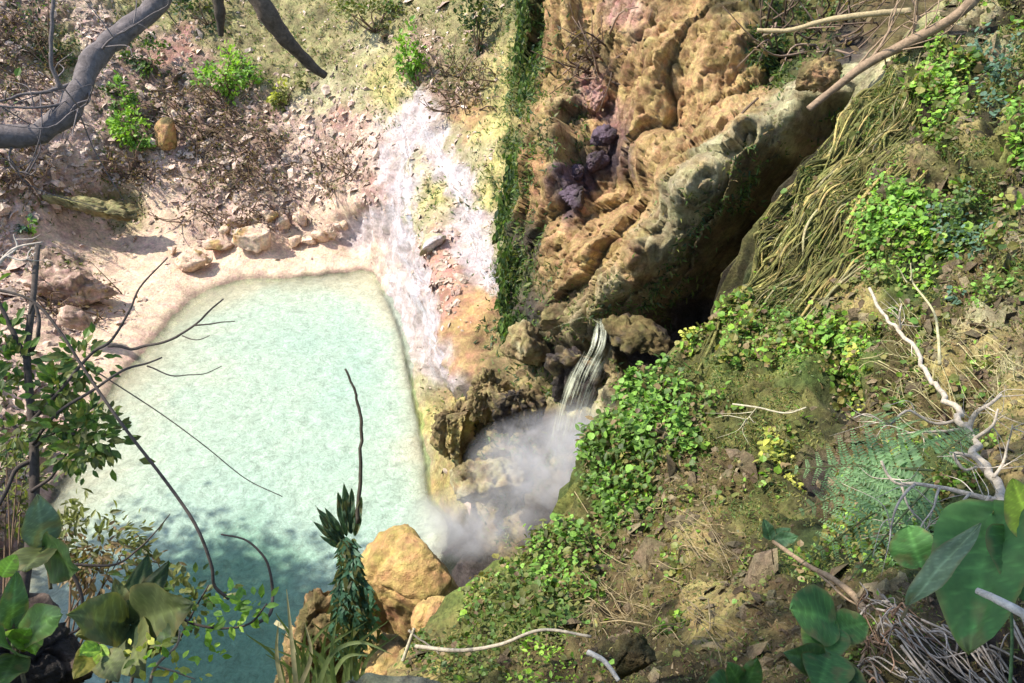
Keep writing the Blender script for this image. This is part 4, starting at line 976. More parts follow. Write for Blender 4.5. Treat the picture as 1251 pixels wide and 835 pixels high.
def tree(name, label, base, top, crown_c, crown_r, n, size, r0, seed, gaps=14):
    rg = np.random.default_rng(seed)
    root = empty(name, base, label, 'tree', 'trees that shade the pool and the rim')
    mid = lerp(base, top, .5) + rg.normal(size=3) * .3
    V, F = tube(spline([np.array(base) - [0, 0, .5], mid, top], 24), r0, r0 * .5, 10, .25); g = Geo(); g.add(V, F, np.array((.10, .085, .07))); g.build('trunk', M_BARK, root)
    tufts = np.array(crown_c) + rnd_unit(gaps) * (rg.random((gaps, 1)) ** .4) * np.array(crown_r)
    for t in tufts:
        g = Geo(); V, F = tube(spline([top, lerp(top, t, .5) + rg.normal(size=3) * .2, t], 10), r0 * .35, .015, 6); g.add(V, F, np.array((.10, .085, .07))); g.build('limb', M_BARK, root)
    k = rg.integers(0, gaps, n); p = tufts[k] + rg.normal(size=(n, 3)) * np.array(crown_r) * .27
    g = Geo(); scatter(g, p, unit(rnd_unit(n) - UP * .2), unit(UP + rnd_unit(n) * .8), size * rg.uniform(.6, 1.3, n), pal('mid', n), 'oval'); g.build('crown', M_LEAF, root, smooth=False)
tree('shade_tree', 'leafy tree on the left bank shading the near end of the pool', (-17.5, 9.6, 1.5), (-15.5, 10.2, 6.5), (-13.6, 10.2, 8.8), (4.2, 3.0, 2.0), 14000, .26, .28, 5, 34)
tree('shade_tree', 'unseen tree added on the rim to shade the near ground and slope', (-7.0, -2.5, 12.0), (-5.2, 0.2, 15.6), (-3.4, 1.6, 16.9), (3.4, 2.2, .9), 3000, .17, .2, 6, 36)  # added out of view for foreground shade and dapple on the slope

# ================================================================== THE FALLING WATER AND THE MIST
def water_white():
    m, nt, b = newmat('falling_water'); L = nt.links
    geo = N(nt, 'ShaderNodeNewGeometry'); st = N(nt, 'ShaderNodeAttribute', attribute_name='strand'); ed = N(nt, 'ShaderNodeAttribute', attribute_name='wet')
    n = noise_node(nt, 1.0, 4, .6, st.outputs['Vector'], .3)
    n2 = noise_node(nt, 2.2, 5, .7, geo.outputs['Position'], .4)
    at = N(nt, 'ShaderNodeAttribute', attribute_name='tint'); L.new(at.outputs['Color'], b.inputs['Base Color'])
    b.inputs['Roughness'].default_value = .25
    tr = N(nt, 'ShaderNodeBsdfTransparent')
    ad = N(nt, 'ShaderNodeMath', operation='MULTIPLY_ADD'); ad.inputs[1].default_value = .55; L.new(n2.outputs['Fac'], ad.inputs[0]); L.new(n.outputs['Fac'], ad.inputs[2])
    mr = N(nt, 'ShaderNodeMapRange'); mr.inputs['From Min'].default_value = .70; mr.inputs['From Max'].default_value = 1.02; mr.inputs['To Min'].default_value = 0; mr.inputs['To Max'].default_value = .75
    L.new(ad.outputs[0], mr.inputs['Value'])
    me = N(nt, 'ShaderNodeMath', operation='MULTIPLY'); L.new(mr.outputs[0], me.inputs[0]); L.new(ed.outputs['Fac'], me.inputs[1])
    mx = N(nt, 'ShaderNodeMixShader'); L.new(me.outputs[0], mx.inputs[0]); L.new(tr.outputs[0], mx.inputs[1]); L.new(b.outputs[0], mx.inputs[2])
    bp = N(nt, 'ShaderNodeBump'); bp.inputs['Strength'].default_value = .7; bp.inputs['Distance'].default_value = .06; L.new(n.outputs['Fac'], bp.inputs['Height']); L.new(bp.outputs['Normal'], b.inputs['Normal'])
    L.new(mx.outputs[0], nt.nodes['Material Output'].inputs['Surface']); return m
M_FALL = water_white()
def veil(label, pts, col, n=90, m=14, surf=None, lift=.12, gain=1.):
    """thin sheet of running water: pts (u, v, half width px[, distance])"""
    p = spline([q if len(q) == 4 else q + (0,) for q in pts], n); V = []
    for u, v, w, d in p:
        for k in np.linspace(-1, 1, m):
            if surf is not None: b = surf(u + k * w, v) + np.array([-.1, -.7, .6]) * lift * (1.2 - k * k)
            else: b = P(u + k * w, v, d + .18 * k * k)
            V.append(b)
    V = np.array(V); V = V + (fbm(V * np.array([2.5, 2.5, .6]), 3, seed=8) * .10)[:, None] * np.array([0, -1, .3])
    kk = np.tile(np.linspace(-1, 1, m), n); tt = np.repeat(np.linspace(0, 1, n), m); ww = np.repeat(p[:, 2], m)
    o = mesh_obj('waterfall', V, grid_faces(n, m), M_FALL, np.broadcast_to(np.array(col), (len(V), 3)), wet=gain * np.clip((1 - kk ** 2) * 1.6, 0, 1) * np.clip(np.minimum(tt, 1 - tt) * 9, 0, 1))
    sa = o.data.attributes.new('strand', 'FLOAT_VECTOR', 'POINT'); sa.data.foreach_set('vector', np.stack([kk * ww * .4 + len(label), tt * 2.2, kk * 0], -1).ravel())
    tag(o, label, 'waterfall', 'streams of falling water')
veil('wide white water film running down the left side of the pale tongue', [(478,130,6),(490,185,9),(480,240,15),(488,300,15),(508,360,12),(522,420,11),(530,470,6)], (.64,.63,.68), surf=surf1)
veil('narrow white water film running down the right side of the pale tongue', [(508,130,5),(532,190,8),(556,240,9),(572,290,9),(588,335,10),(596,362,6)], (.64,.61,.64), surf=surf1)
veil('thin greenish stream dropping out of the hollow into the mist', [(738,388,9,14.3),(736,420,17,14.0),(718,460,24,14.0),(704,500,26,14.3),(692,550,32,14.7)], (.60,.62,.46), gain=1.6)
veil('short side trickle running along the rock lip to the stream', [(662,408,4,15.4),(690,398,6,15.0),(718,388,7,14.6),(736,396,7,14.2)], (.46,.46,.28))
def mist(name, u, v, d, w, h, t, dens, seed, rot=0):
    S, F = ICO[4]; k = d / FPX
    X = S * np.array([w * k / 2, t, h * k / 2]); ca, sa = math.cos(rot), math.sin(rot)
    X = X @ np.array([[ca, 0, sa], [0, 1, 0], [-sa, 0, ca]]).T
    m = bpy.data.materials.new('mist'); m.use_nodes = True; nt = m.node_tree; nt.nodes.clear(); L = nt.links
    out = N(nt, 'ShaderNodeOutputMaterial'); pv = N(nt, 'ShaderNodeVolumePrincipled'); L.new(pv.outputs[0], out.inputs['Volume'])
    pv.inputs['Color'].default_value = (.93, .92, .94, 1); pv.inputs['Anisotropy'].default_value = .1
    tc = N(nt, 'ShaderNodeTexCoord'); 
    gr = N(nt, 'ShaderNodeTexGradient', gradient_type='SPHERICAL'); mp = N(nt, 'ShaderNodeMapping')
    mp.inputs['Scale'].default_value = (2 / (w * k), 1 / t, 2 / (h * k)); mp.inputs['Rotation'].default_value = (0, 0, 0)
    L.new(tc.outputs['Object'], mp.inputs['Vector']); L.new(mp.outputs['Vector'], gr.inputs['Vector'])
    nz = noise_node(nt, 1.5, 6, .65, tc.outputs['Object'], 1.4); 
    mr = N(nt, 'ShaderNodeMapRange'); mr.inputs['From Min'].default_value = .38; mr.inputs['From Max'].default_value = .68; mr.inputs['To Max'].default_value = 1
    L.new(nz.outputs['Fac'], mr.inputs['Value'])
    mu = N(nt, 'ShaderNodeMath', operation='MULTIPLY'); L.new(gr.outputs['Fac'], mu.inputs[0]); L.new(mr.outputs[0], mu.inputs[1])
    m2 = N(nt, 'ShaderNodeMath', operation='MULTIPLY'); m2.inputs[1].default_value = dens; L.new(mu.outputs[0], m2.inputs[0]); L.new(m2.outputs[0], pv.inputs['Density'])
    o = mesh_obj(name, X, F, m); o.location = tuple(P(u, v, d)); o['kind'] = 'stuff'
mist('mist', 678, 570, 14.6, 230, 150, 1.1, 3.7, 1)
mist('mist', 575, 640, 15.0, 200, 84, .9, 3.4, 2)
mist('mist', 706, 528, 13.9, 90, 90, .7, 3.0, 3)

# ================================================================== LIMBS AND BRANCHES AT THE TOP
def woody(name, label, cat, main, r0, r1, col, branches=(), nt=0, tl=.6, tr_=.012, seed=0, group=None, rough=.2, sides=10, part='trunk', bpart='branch', n=40, wob=0.):
    pa = px_path(main, n); root = empty(name, pa[0], label, cat, group)
    if wob: pa = pa + np.stack([fbm(pa * 5 + 9 * k, 3, seed=k + seed) for k in range(3)], -1) * wob * np.sin(np.linspace(0, math.pi, n))[:, None] ** .3
    V, F = tube(pa, r0, r1, sides, rough, seed); g = Geo(); g.add(V, F, np.array(col)); g.build(part, M_BARK if r0 > .03 else M_TWIG, root)
    ps = [pa]
    for b, ra, rb in branches:
        g = Geo(); q = twig(g, b, ra, rb, col, 22, 6, .02); ps.append(q); g.build(bpart, M_TWIG, root)
    rg = np.random.default_rng(seed)
    for i in range(nt):
        p = ps[rg.integers(0, len(ps))]; g = Geo(); k = rg.integers(2, len(p) - 1); t = unit(p[k] - p[k-1])
        d = unit(t * .5 + rnd_unit(1)[0] * .9); L = tl * rg.uniform(.4, 1.2)
        q = spline([p[k], p[k] + d * L * .5 + rg.normal(size=3) * L * .1, p[k] + d * L + rg.normal(size=3) * L * .2], 10)
        V, F = tube(q, tr_, tr_ * .3, 5); g.add(V, F, np.array(col) * rg.uniform(.8, 1.6)); g.build('twig', M_TWIG, root)
    return root
woody('leaning_tree', 'thick grey leaning tree limb curving across the top left corner', 'tree',
      [(330,-190,9.0),(235,-60,8.6),(190,5,8.4),(150,40,8.2),(112,75,8.0),(98,108,7.9),(78,142,7.8),(40,164,7.7),(-20,168,7.6),(-120,150,7.4),(-320,210,7.2)], .112, .10, (.13,.11,.105),
      [([(98,100,7.9),(60,112,7.7),(20,118,7.6),(-30,130,7.5)], .02, .01), ([(100,120,7.9),(50,132,7.6),(-20,128,7.4)], .016, .008), ([(105,100,7.9),(108,125,7.8),(85,138,7.7)], .014, .007),
       ([(125,62,8.0),(140,45,7.9),(200,10,7.9)], .013, .006), ([(75,110,7.6),(62,70,7.5),(66,0,7.4),(64,-40,7.4)], .022, .015), ([(20,165,7.7),(12,200,7.6),(40,215,7.6)], .012, .005)], 34, .8, .008, 3, n=80, sides=18, rough=.28, wob=.035)
woody('hanging_log', 'dark broken dead log slanting down from the top edge', 'log', [(300,-30,11.0),(325,15,11.2),(350,48,11.5),(380,80,11.9),(397,93,12.1)], .17, .06, (.10,.075,.055), seed=4, rough=.3)
woody('hanging_log', 'short dark log hanging straight at the top edge', 'log', [(262,-30,14),(268,10,14.2),(270,44,14.5)], .16, .05, (.07,.055,.04), seed=5, rough=.3)
woody('fallen_branch', 'bare brown branch leaning up the ridge to the top right', 'branch', [(988,134,11.2),(1020,108,11.1),(1060,78,10.9),(1110,52,10.7),(1170,18,10.3),(1215,-30,10)], .05, .075, (.24,.17,.11),
      [([(1060,78,10.9),(1085,40,10.8),(1100,-10,10.8)], .025, .01), ([(1085,65,10.8),(1130,50,10.6),(1180,40,10.4)], .02, .008), ([(1040,92,11),(1075,50,10.9),(1120,20,10.6)], .018, .008), ([(1110,52,10.7),(1120,20,10.6),(1110,-20,10.6)], .02, .01)], 22, .9, .012, 7)
woody('fallen_branch', 'long thin pale branch lying level below the top right edge', 'branch', [(925,37,12.2),(965,37,12.0),(1010,25,11.8),(1060,18,11.6),(1112,14,11.5)], .028, .05, (.34,.27,.15), seed=8)
woody('fallen_branch', 'short dark stick leaning on the cliff foot beside the brown boulder', 'branch', [(895,153,12.4),(910,135,12.4),(926,120,12.5)], .025, .018, (.13,.09,.06), seed=9)

# ================================================================== NEAR PLANTS, LEFT
def outline(t, shape):
    if shape == 'lance': return .20 * np.sin(math.pi * t ** .85) ** .9
    if shape == 'ovate': return .33 * np.sin(math.pi * t ** .72) ** .8
    if shape == 'round': return .50 * np.sin(math.pi * t ** .85) ** .55
    if shape == 'heart': return .47 * np.sin(math.pi * np.clip(t, 0, 1) ** .62) ** .62
    return .045 * np.sin(math.pi * (.12 + .88 * t) ** .6) ** .7           # blade
def big_leaf(base, tip, face, shape='ovate', curl=.12, fold=.18, col=(.1,.2,.05), seed=0, width=1.0, wave=.03):
    base, tip = np.asarray(base, float), np.asarray(tip, float); L = np.linalg.norm(tip - base)
    y = (tip - base) / L; x = unit(np.cross(y, face)); z = np.cross(x, y)
    ny, nx = 46, 13; t = np.linspace(0, 1, ny); s = np.linspace(-1, 1, nx)
    Tt, Ss = np.meshgrid(t, s, indexing='ij'); w = outline(Tt, shape) * width
    lx = Ss * w; ly = Tt - (.10 * np.abs(Ss) ** 1.5 * (1 - Tt) ** 3 if shape == 'heart' else 0)
    lz = fold * np.abs(Ss) * w - curl * Tt ** 2 + wave * np.sin(Tt * 13 + seed) * np.abs(Ss) ** 2 - .012 * np.maximum(0, np.cos(Tt * 46 - np.abs(Ss) * 9)) ** 4 * (w > .05) + .05 * gnoise(np.stack([Tt * 3, Ss * 1.5, Tt * 0 + seed], -1))
    V = base + L * (lx[..., None] * x + ly[..., None] * y + lz[..., None] * z)
    rib = np.exp(-(Ss / .10) ** 2)[..., None]
    c = np.array(col) * (1 + .6 * rib) * (1 + .55 * np.maximum(0, np.cos(Tt * 46 - np.abs(Ss) * 9)) ** 8 + .25 * gnoise(V / L * 2.1, seed + 3))[..., None]; ed_ = sstep(.86, 1.0, np.abs(Ss) + .25 * gnoise(V / L * 4, seed + 8))[..., None] * .6; c = c * (1 - ed_) + np.array((.17, .15, .05)) * ed_
    spot = sstep(.30, .42, gnoise(V / L * 3.2, seed))[..., None]; c = c * (1 - .5 * spot) + np.array((.16,.13,.05)) * .5 * spot
    FF = grid_faces(ny, nx); cu = V.reshape(-1, 3)[FF[:, 0]] / L
    keep = gnoise(cu * 6.5, seed + 40) < 1.5                          # insect holes and nibbled rims
    return V.reshape(-1, 3), FF[keep].tolist(), c.reshape(-1, 3)
TOCAM = lambda p: unit(np.array([0, 0, CAM_H]) - np.asarray(p))
def seedling(name, label, cat, stem, leaves, group=None, r=.006, scol=(.10,.08,.04)):
    """stem: list of pixel points; leaves: (u0, v0, u1, v1, d0, d1, shape, colour[, width])"""
    pa = px_path(stem, 20); root = empty(name, pa[0], label, cat, group)
    g = Geo(); V, F = tube(pa, r, r * .6, 6, .1); g.add(V, F, np.array(scol)); g.build('stem', M_TWIG, root)
    for i, lf in enumerate(leaves):
        u0, v0, u1, v1, d0, d1, sh, col = lf[:8]; wd_ = lf[8] if len(lf) > 8 else 1.0
        a, b = P(u0, v0, d0), P(u1, v1, d1); face = unit(TOCAM((a + b) / 2) + RNG.normal(size=3) * .25 + UP * .25)
        V, F, c = big_leaf(a, b, face, sh, RNG.uniform(.05, .2), RNG.uniform(.08, .3), col, i, wd_)
        g = Geo(); g.add(V, F, c); g.build('leaf', M_BIGLEAF, root)
    return root
dk, md_, lm, ol, gy = (.035,.06,.02), (.07,.13,.035), (.22,.36,.04), (.10,.12,.04), (.12,.17,.10)
seedling('broadleaf_seedling', 'grey green upright seedling by the thin tree stem at lower left', 'seedling', [(62,720,2.9),(58,690,2.9),(52,660,2.9)],
         [(52,668,48,608,2.9,2.85,'ovate',gy),(52,670,30,692,2.9,2.7,'ovate',ol,1.2),(54,668,86,700,2.9,2.75,'ovate',md_,1.2),(52,664,76,640,2.9,2.95,'ovate',ol)])
seedling('broadleaf_seedling', 'bright edged seedling in front of the dark corner boulder', 'seedling', [(30,835,2.1),(22,800,2.15),(18,775,2.2),(14,740,2.2)],
         [(14,768,20,705,2.2,2.15,'ovate',md_,.65),(20,775,66,750,2.2,2.05,'ovate',(.11,.2,.05),.65),(18,770,45,792,2.2,2.1,'ovate',lm,.9),(2,705,18,680,2.2,2.2,'round',lm,.8),(16,795,0,780,2.15,2.0,'ovate',md_),(20,800,2,832,2.15,2.0,'lance',md_,1.4),(18,790,34,770,2.15,2.1,'ovate',lm)])
seedling('broadleaf_seedling', 'dim olive rosette with long narrow leaves at the bottom left', 'seedling', [(130,835,2.7),(148,800,2.7),(157,764,2.7)],
         [(157,762,181,678,2.7,2.75,'lance',dk,1.0),(160,762,203,686,2.7,2.75,'lance',dk,.9),(157,764,94,748,2.7,2.5,'ovate',ol,1.1),(160,764,224,742,2.7,2.55,'ovate',(.08,.10,.035),1.2),(158,766,164,822,2.7,2.5,'ovate',ol,1.1),(160,764,214,778,2.7,2.55,'lance',dk,1.3),(156,764,100,775,2.7,2.55,'ovate',(.13,.14,.04),.9),(157,762,140,706,2.7,2.7,'lance',ol)])
seedling('broadleaf_seedling', 'yellowish drooping leaves below the olive rosette', 'seedling', [(135,835,2.5),(128,800,2.5),(115,785,2.5)],
         [(118,788,92,828,2.5,2.4,'ovate',(.22,.20,.04)),(120,788,128,820,2.5,2.45,'ovate',lm,.8),(120,788,98,800,2.5,2.4,'ovate',lm,.9),(126,795,142,830,2.5,2.4,'ovate',ol)])
def leafy(name, label, cat, main, r0, r1, col, branches, tufts, size, kind, kind2=None, group=None, shape='lance', lw=1.5):
    """small tree or sprig: stem, branches and tufts of leaves (u, v, distance, radius px, count)"""
    root = woody(name, label, cat, main, r0, r1, col, branches, group=group, part='stem', rough=.12, sides=8)
    for u, v, d, rp, n in tufts:
        c = P(u, v, d); rr = rp * d / FPX; p = c + RNG.normal(size=(n, 3)) * rr * .5
        g = Geo(); cols = pal(kind, n)
        if kind2: s = RNG.random(n) < .35; cols[s] = pal(kind2, s.sum())
        scatter(g, p, unit(unit(p - c) + rnd_unit(n) * .5), unit(TOCAM(c) * .7 + UP * .5 + rnd_unit(n) * .6), size * RNG.uniform(.6, 1.2, n), cols, shape, lw)
        g.build('foliage', M_LEAF, root, smooth=False)
    return root
br = (.075,.06,.05)
leafy('sapling', 'slender dark sapling with leaf tufts along the left edge', 'tree',
      [(46,300,3.7),(40,370,3.6),(33,430,3.55),(38,500,3.5),(42,560,3.45),(40,640,3.4),(30,710,3.35),(20,800,3.3),(14,900,3.25)], .012, .028, br,
      [([(33,440,3.55),(15,410,3.5),(0,370,3.5),(-20,340,3.5)], .014, .006), ([(36,430,3.55),(48,400,3.5),(44,372,3.5),(36,384,3.5)], .010, .005), ([(38,510,3.5),(60,490,3.45),(100,445,3.4)], .010, .005),
       ([(42,560,3.45),(18,580,3.4),(-10,640,3.35)], .012, .006), ([(40,545,3.45),(70,530,3.4),(115,535,3.35)], .010, .005), ([(40,600,3.4),(70,570,3.4),(95,520,3.4)], .009, .004)],
      [(18,440,3.5,26,90),(-2,470,3.5,22,60),(8,405,3.5,16,36),(100,440,3.4,24,80),(75,470,3.45,22,60),(112,535,3.35,34,170),(75,515,3.4,24,70),(70,480,3.4,20,40),(110,505,3.35,20,50),(20,530,3.4,20,34),(90,550,3.35,24,70)], .058, 'mid', 'olive')
def lone_twig(label, main, r0, r1, col=br, branches=(), group='bare twigs reaching over the pool', nt=0, seed=0):
    return woody('bare_twig', label, 'twig', main, r0, r1, col, branches, nt, .2, .003, seed, group, .1, 6, 'stem', 'branch')
lone_twig('forked bare twig reaching over the sandy corner of the beach', [(38,515,3.48),(66,486,3.38),(110,434,3.3),(136,416,3.3),(158,380,3.3),(172,350,3.3),(205,315,3.3)], .009, .003, br,
          [([(130,424,3.3),(165,426,3.28),(205,416,3.26),(238,396,3.24),(272,364,3.2)], .0075, .003), ([(236,397,3.24),(262,394,3.24),(288,392,3.24)], .004, .002), ([(222,410,3.24),(240,414,3.22),(258,408,3.22)], .003, .0015)])
lone_twig('lower forked bare twig over the left shallows', [(38,545,3.46),(70,505,3.3),(112,478,3.2),(150,453,3.2),(180,444,3.2),(198,437,3.2)], .008, .003, br, [([(180,446,3.2),(210,457,3.2),(245,459,3.2),(272,448,3.2)], .0035, .0015)])
lone_twig('long drooping dark vine stem crossing the left part of the pool', [(-10,352,3.2),(40,368,3.2),(75,408,3.2),(105,455,3.2),(150,520,3.1),(200,585,3.05),(238,640,3.0),(258,690,3.0),(262,716,3.0),(280,732,3.0)], .006, .006)
lone_twig('faint hair thin stem running out over the middle of the pool', [(98,442,3.4),(150,475,3.4),(200,508,3.4),(250,545,3.4),(300,585,3.4),(345,607,3.4)], .003, .002)
lone_twig('hooked dark twig tip above the teal water', [(312,763,2.82),(330,750,2.92),(333,725,3.0),(330,700,3.0),(322,680,3.0),(300,660,3.0),(270,653,3.0)], .007, .003)
lone_twig('thin dark twig rising from the grey shrub at lower left', [(90,690,3.2),(140,690,3.2),(170,670,3.2),(190,650,3.2),(208,628,3.2)], .006, .002)
lone_twig('kinked dark twig beside the olive rosette', [(60,660,3.0),(85,695,3.0),(100,730,3.0),(98,765,3.0),(85,775,3.0)], .008, .005)
woody('dead_twigs', 'bleached dead twigs poking in at the left edge', 'twig', [(-20,345,3.6),(5,315,3.6),(22,302,3.6),(52,296,3.6)], .010, .003, (.42,.36,.30), [([(5,316,3.6),(20,300,3.6),(16,285,3.6)], .006, .003), ([(10,312,3.6),(28,316,3.6),(44,308,3.6)], .005, .002)], 5, .12, .003, 11, rough=.1, part='stem')
bush('grey_shrub', 'grey olive fine leaved shrub overhanging the shaded shallows', 'shrub', P(118,665,5.2), (.36,.35,.27), 620, .075, 'olive', 'dry', 'lance', base=P(60,880,4.7))
bush('grey_shrub', 'low dull shrub on the bank between the sapling and the pool', 'shrub', P(20,590,6.0), (.30,.35,.42), 420, .09, 'olive', 'dark', 'lance', base=P(0,880,5.2))
leafy('sprig', 'lime green leafy sprig on an arched twig over the teal water', 'sprig', [(150,880,2.75),(170,800,2.8),(200,748,2.8),(235,762,2.8),(270,768,2.8),(305,762,2.8),(326,738,2.8)], .007, .003, br, [], [(282,750,2.8,22,26),(315,740,2.8,14,18),(245,775,2.8,14,12),(265,798,2.8,12,9)], .045, 'lime', 'bright')
leafy('sprig', 'yellow lime sprig at the bottom edge left of the grass', 'sprig', [(180,850,2.5),(190,815,2.5),(215,790,2.5),(220,770,2.5)], .006, .003, (.25,.2,.14), [([(190,815,2.5),(215,820,2.5),(240,830,2.5)], .004, .002)], [(190,790,2.5,12,12),(212,815,2.5,14,14),(242,828,2.5,12,11),(170,800,2.5,14,12)], .04, 'yellow', 'lime')
leafy('sprig', 'dull green herb tangle behind the lime sprig', 'sprig', [(215,790,3.6),(235,750,3.6),(255,715,3.6)], .006, .003, br, [], [(235,740,3.6,34,90),(205,730,3.6,30,60),(180,700,3.6,30,50)], .05, 'olive', 'mid')

# the dark spiky plant beside the orange boulder, with its thin stalk
def spiky():
    root = empty('spiky_plant', P(425,700,9.4), 'dark green spiky plant hanging beside the orange boulder', 'plant')
    g = Geo(); Pp, Dd = [], []
    for i in range(75):
        u0, v0 = 424 + RNG.normal() * 5, 652 + RNG.random() * 70; L = RNG.uniform(35, 100); sd = RNG.normal() * (5 if v0 < 690 else 10) + 8
        q = spline([tuple(P(u0, v0, 9.45)), tuple(P(u0 + sd * .7, v0 + L * .35, 9.3 - .15 * RNG.random())), tuple(P(u0 + sd, min(800, v0 + L), 9.35))], 16)
        d = np.gradient(q, axis=0)
        for k in range(1, 16):
            for e in (-1, 1): Pp.append(q[k]); Dd.append(unit(d[k]) + RT * e * RNG.uniform(.2, .8) + RNG.normal(size=3) * .15)
    Pp, Dd = np.array(Pp), np.array(Dd); n = len(Pp)
    cc = pal('teal', n) * 1.1; lo = RNG.random(n) < .3; cc[lo] = pal('olive', lo.sum()) * .6
    scatter(g, Pp, unit(Dd), unit(TOCAM(P(425,700,9.4)) + rnd_unit(n) * .5), .11 * RNG.uniform(.4, 1.6, n), cc * (1 + .7 * fbm(Pp * 3, 3, seed=6))[:, None], 'blade', 2.2)
    g.build('hanging_foliage', M_LEAF, root, smooth=False)
    for u0, v0, u1, v1 in [(418,660,388,618),(416,664,384,640),(420,658,398,622),(424,655,412,604),(428,652,421,592),(416,670,392,655),(430,652,428,600),(418,668,390,632),(434,655,440,610)]:
        V, F, c = big_leaf(P(u0, v0, 9.4), P(u1, v1, 9.2), TOCAM(P(u0, v0, 9.4)) + RNG.normal(size=3) * .2, 'lance', .1, .3, np.array((.06,.11,.065)), 0, .48); g = Geo(); g.add(V, F, c); g.build('spike', M_BIGLEAF, root)
    g = Geo(); twig(g, [(437,640,9.3),(440,580,9.3),(441,520,9.3),(434,480,9.3),(422,452,9.3)], .028, .014, (.07,.06,.045), 30, 6, .03); g.build('stalk', M_TWIG, root)
spiky()
def grass(label, blades, col, group='grass at the bottom of the view'):
    root = empty('grass_tuft', P(*blades[0][0]), label, 'grass', group)
    for b in blades:
        pa = px_path(b, 14); V, F, c = [], [], []
        w = .010 * (1 - np.linspace(0, 1, 14) ** 2) + .001
        for i, q in enumerate(pa):
            s = unit(np.cross(unit(np.gradient(pa, axis=0)[i]), TOCAM(q))); V += [q - s * w[i], q, q + s * w[i]]
        V = np.array(V); V[1::3] -= TOCAM(pa[5]) * .003
        g = Geo(); g.add(V, grid_faces(14, 3).tolist(), np.array(col) * RNG.uniform(.7, 1.4)); g.build('blade', M_BIGLEAF, root)
bl_ = []
for i in range(26):
    u = RNG.uniform(345, 440); a = RNG.normal() * 26; h = RNG.uniform(40, 110); d = RNG.uniform(3.6, 4.4)
    bl_.append([(u, 850, d), (u + a * .3, 850 - h * .6, d), (u + a * 1.3, 850 - h, d - .1)])
grass('thin green grass blades rising left of the stone ledge', bl_, (.14,.18,.06))
grass('dry straw coloured grass stalks over the teal water edge', [[(362,840,3.6),(356,780,3.6),(350,720,3.6)],[(366,840,3.6),(380,800,3.6),(372,760,3.6)],[(336,760,3.8),(352,772,3.7),(362,800,3.6)],[(345,840,3.7),(338,800,3.7),(340,760,3.7)]], (.36,.32,.18))
grass('long arching green blades curling over the bottom edge', [[(385,850,3.4),(405,800,3.4),(440,785,3.4),(480,800,3.4)],[(395,850,3.5),(420,805,3.5),(450,800,3.5)],[(410,850,3.5),(405,800,3.4),(412,750,3.4)]], (.22,.27,.10))

# ================================================================== NEAR PLANTS, RIGHT
wh = (.40,.34,.26)
woody('dead_branch', 'bleached bare branch with twisting side shoots on the right slope', 'branch',
      [(1062,352,5.5),(1082,385,5.3),(1102,402,5.15),(1122,440,4.9),(1150,480,4.5),(1170,512,4.1),(1190,545,3.7),(1214,588,3.3),(1228,625,3.0),(1275,685,2.7)], .010, .020, wh,
      [([(1102,402,5.15),(1100,385,5.1),(1102,372,5.1)], .008, .004), ([(1180,530,3.9),(1190,505,3.85),(1212,492,3.8),(1224,482,3.8)], .014, .006), ([(1186,540,3.8),(1214,520,3.7),(1222,500,3.7)], .010, .005),
       ([(1178,525,3.95),(1150,527,3.9),(1120,530,3.9),(1095,532,3.9)], .009, .004), ([(1170,512,4.1),(1140,518,4.1),(1110,500,4.1),(1085,520,4.1),(1060,506,4.1),(1042,512,4.1)], .009, .003),
       ([(1205,575,3.4),(1190,560,3.4),(1168,556,3.4),(1176,575,3.4),(1195,570,3.4)], .010, .005), ([(1222,610,3.1),(1170,600,3.2),(1130,592,3.25),(1095,590,3.3),(1078,565,3.3)], .012, .005),
       ([(1120,592,3.25),(1100,610,3.2),(1090,640,3.2),(1086,660,3.2)], .007, .003), ([(1150,596,3.2),(1140,620,3.15),(1122,650,3.1)], .006, .002), ([(1185,602,3.15),(1170,625,3.1),(1160,655,3.1)], .006, .002), ([(1210,605,3.1),(1190,630,3.05),(1180,650,3.05)], .006, .002),
       ([(1100,590,3.3),(1112,620,3.25),(1124,635,3.25)], .006, .002), ([(1228,625,3.0),(1200,640,2.95),(1190,655,2.95)], .006, .002), ([(1212,585,3.3),(1232,560,3.3),(1236,520,3.3)], .008, .003)], 70, .22, .0028, 21, rough=.15, part='stem', wob=.07, n=60)
woody('dead_branch', 'thin pale dead shoot standing beside the bleached branch', 'branch', [(1148,446,4.9),(1146,410,5.0),(1140,380,5.1),(1118,350,5.2),(1112,338,5.2)], .010, .005, (.40,.36,.20), [([(1112,342,5.2),(1114,322,5.2)], .005, .003), ([(1108,345,5.2),(1095,325,5.2)], .005, .002)], seed=22, rough=.1, part='stem')
woody('dead_branch', 'short white stick in front of the big heart shaped leaf', 'stick', [(1194,722,1.9),(1220,734,1.85),(1262,756,1.8)], .008, .011, (.42,.38,.32), seed=23, rough=.1, part='stem')
woody('dead_branch', 'white stick lying at the bottom beside the mossy stump', 'stick', [(718,797,3.4),(738,808,3.35),(756,832,3.3)], .012, .009, (.40,.38,.34), seed=24, rough=.1, part='stem')
woody('dead_branch', 'grey stick lying level across the ferns at the bottom', 'stick', [(508,790,5.2),(560,795,5.0),(610,788,4.8),(662,770,4.7),(722,778,4.5)], .014, .008, (.33,.29,.22), [([(500,770,5.2),(520,788,5.2),(535,800,5.2)], .008, .004)], seed=25, rough=.1, part='stem')
woody('dead_branch', 'short pale stick standing among the bottom ferns', 'stick', [(492,808,5.2),(500,785,5.2),(506,768,5.2)], .012, .010, (.40,.36,.25), seed=26, rough=.1, part='stem')
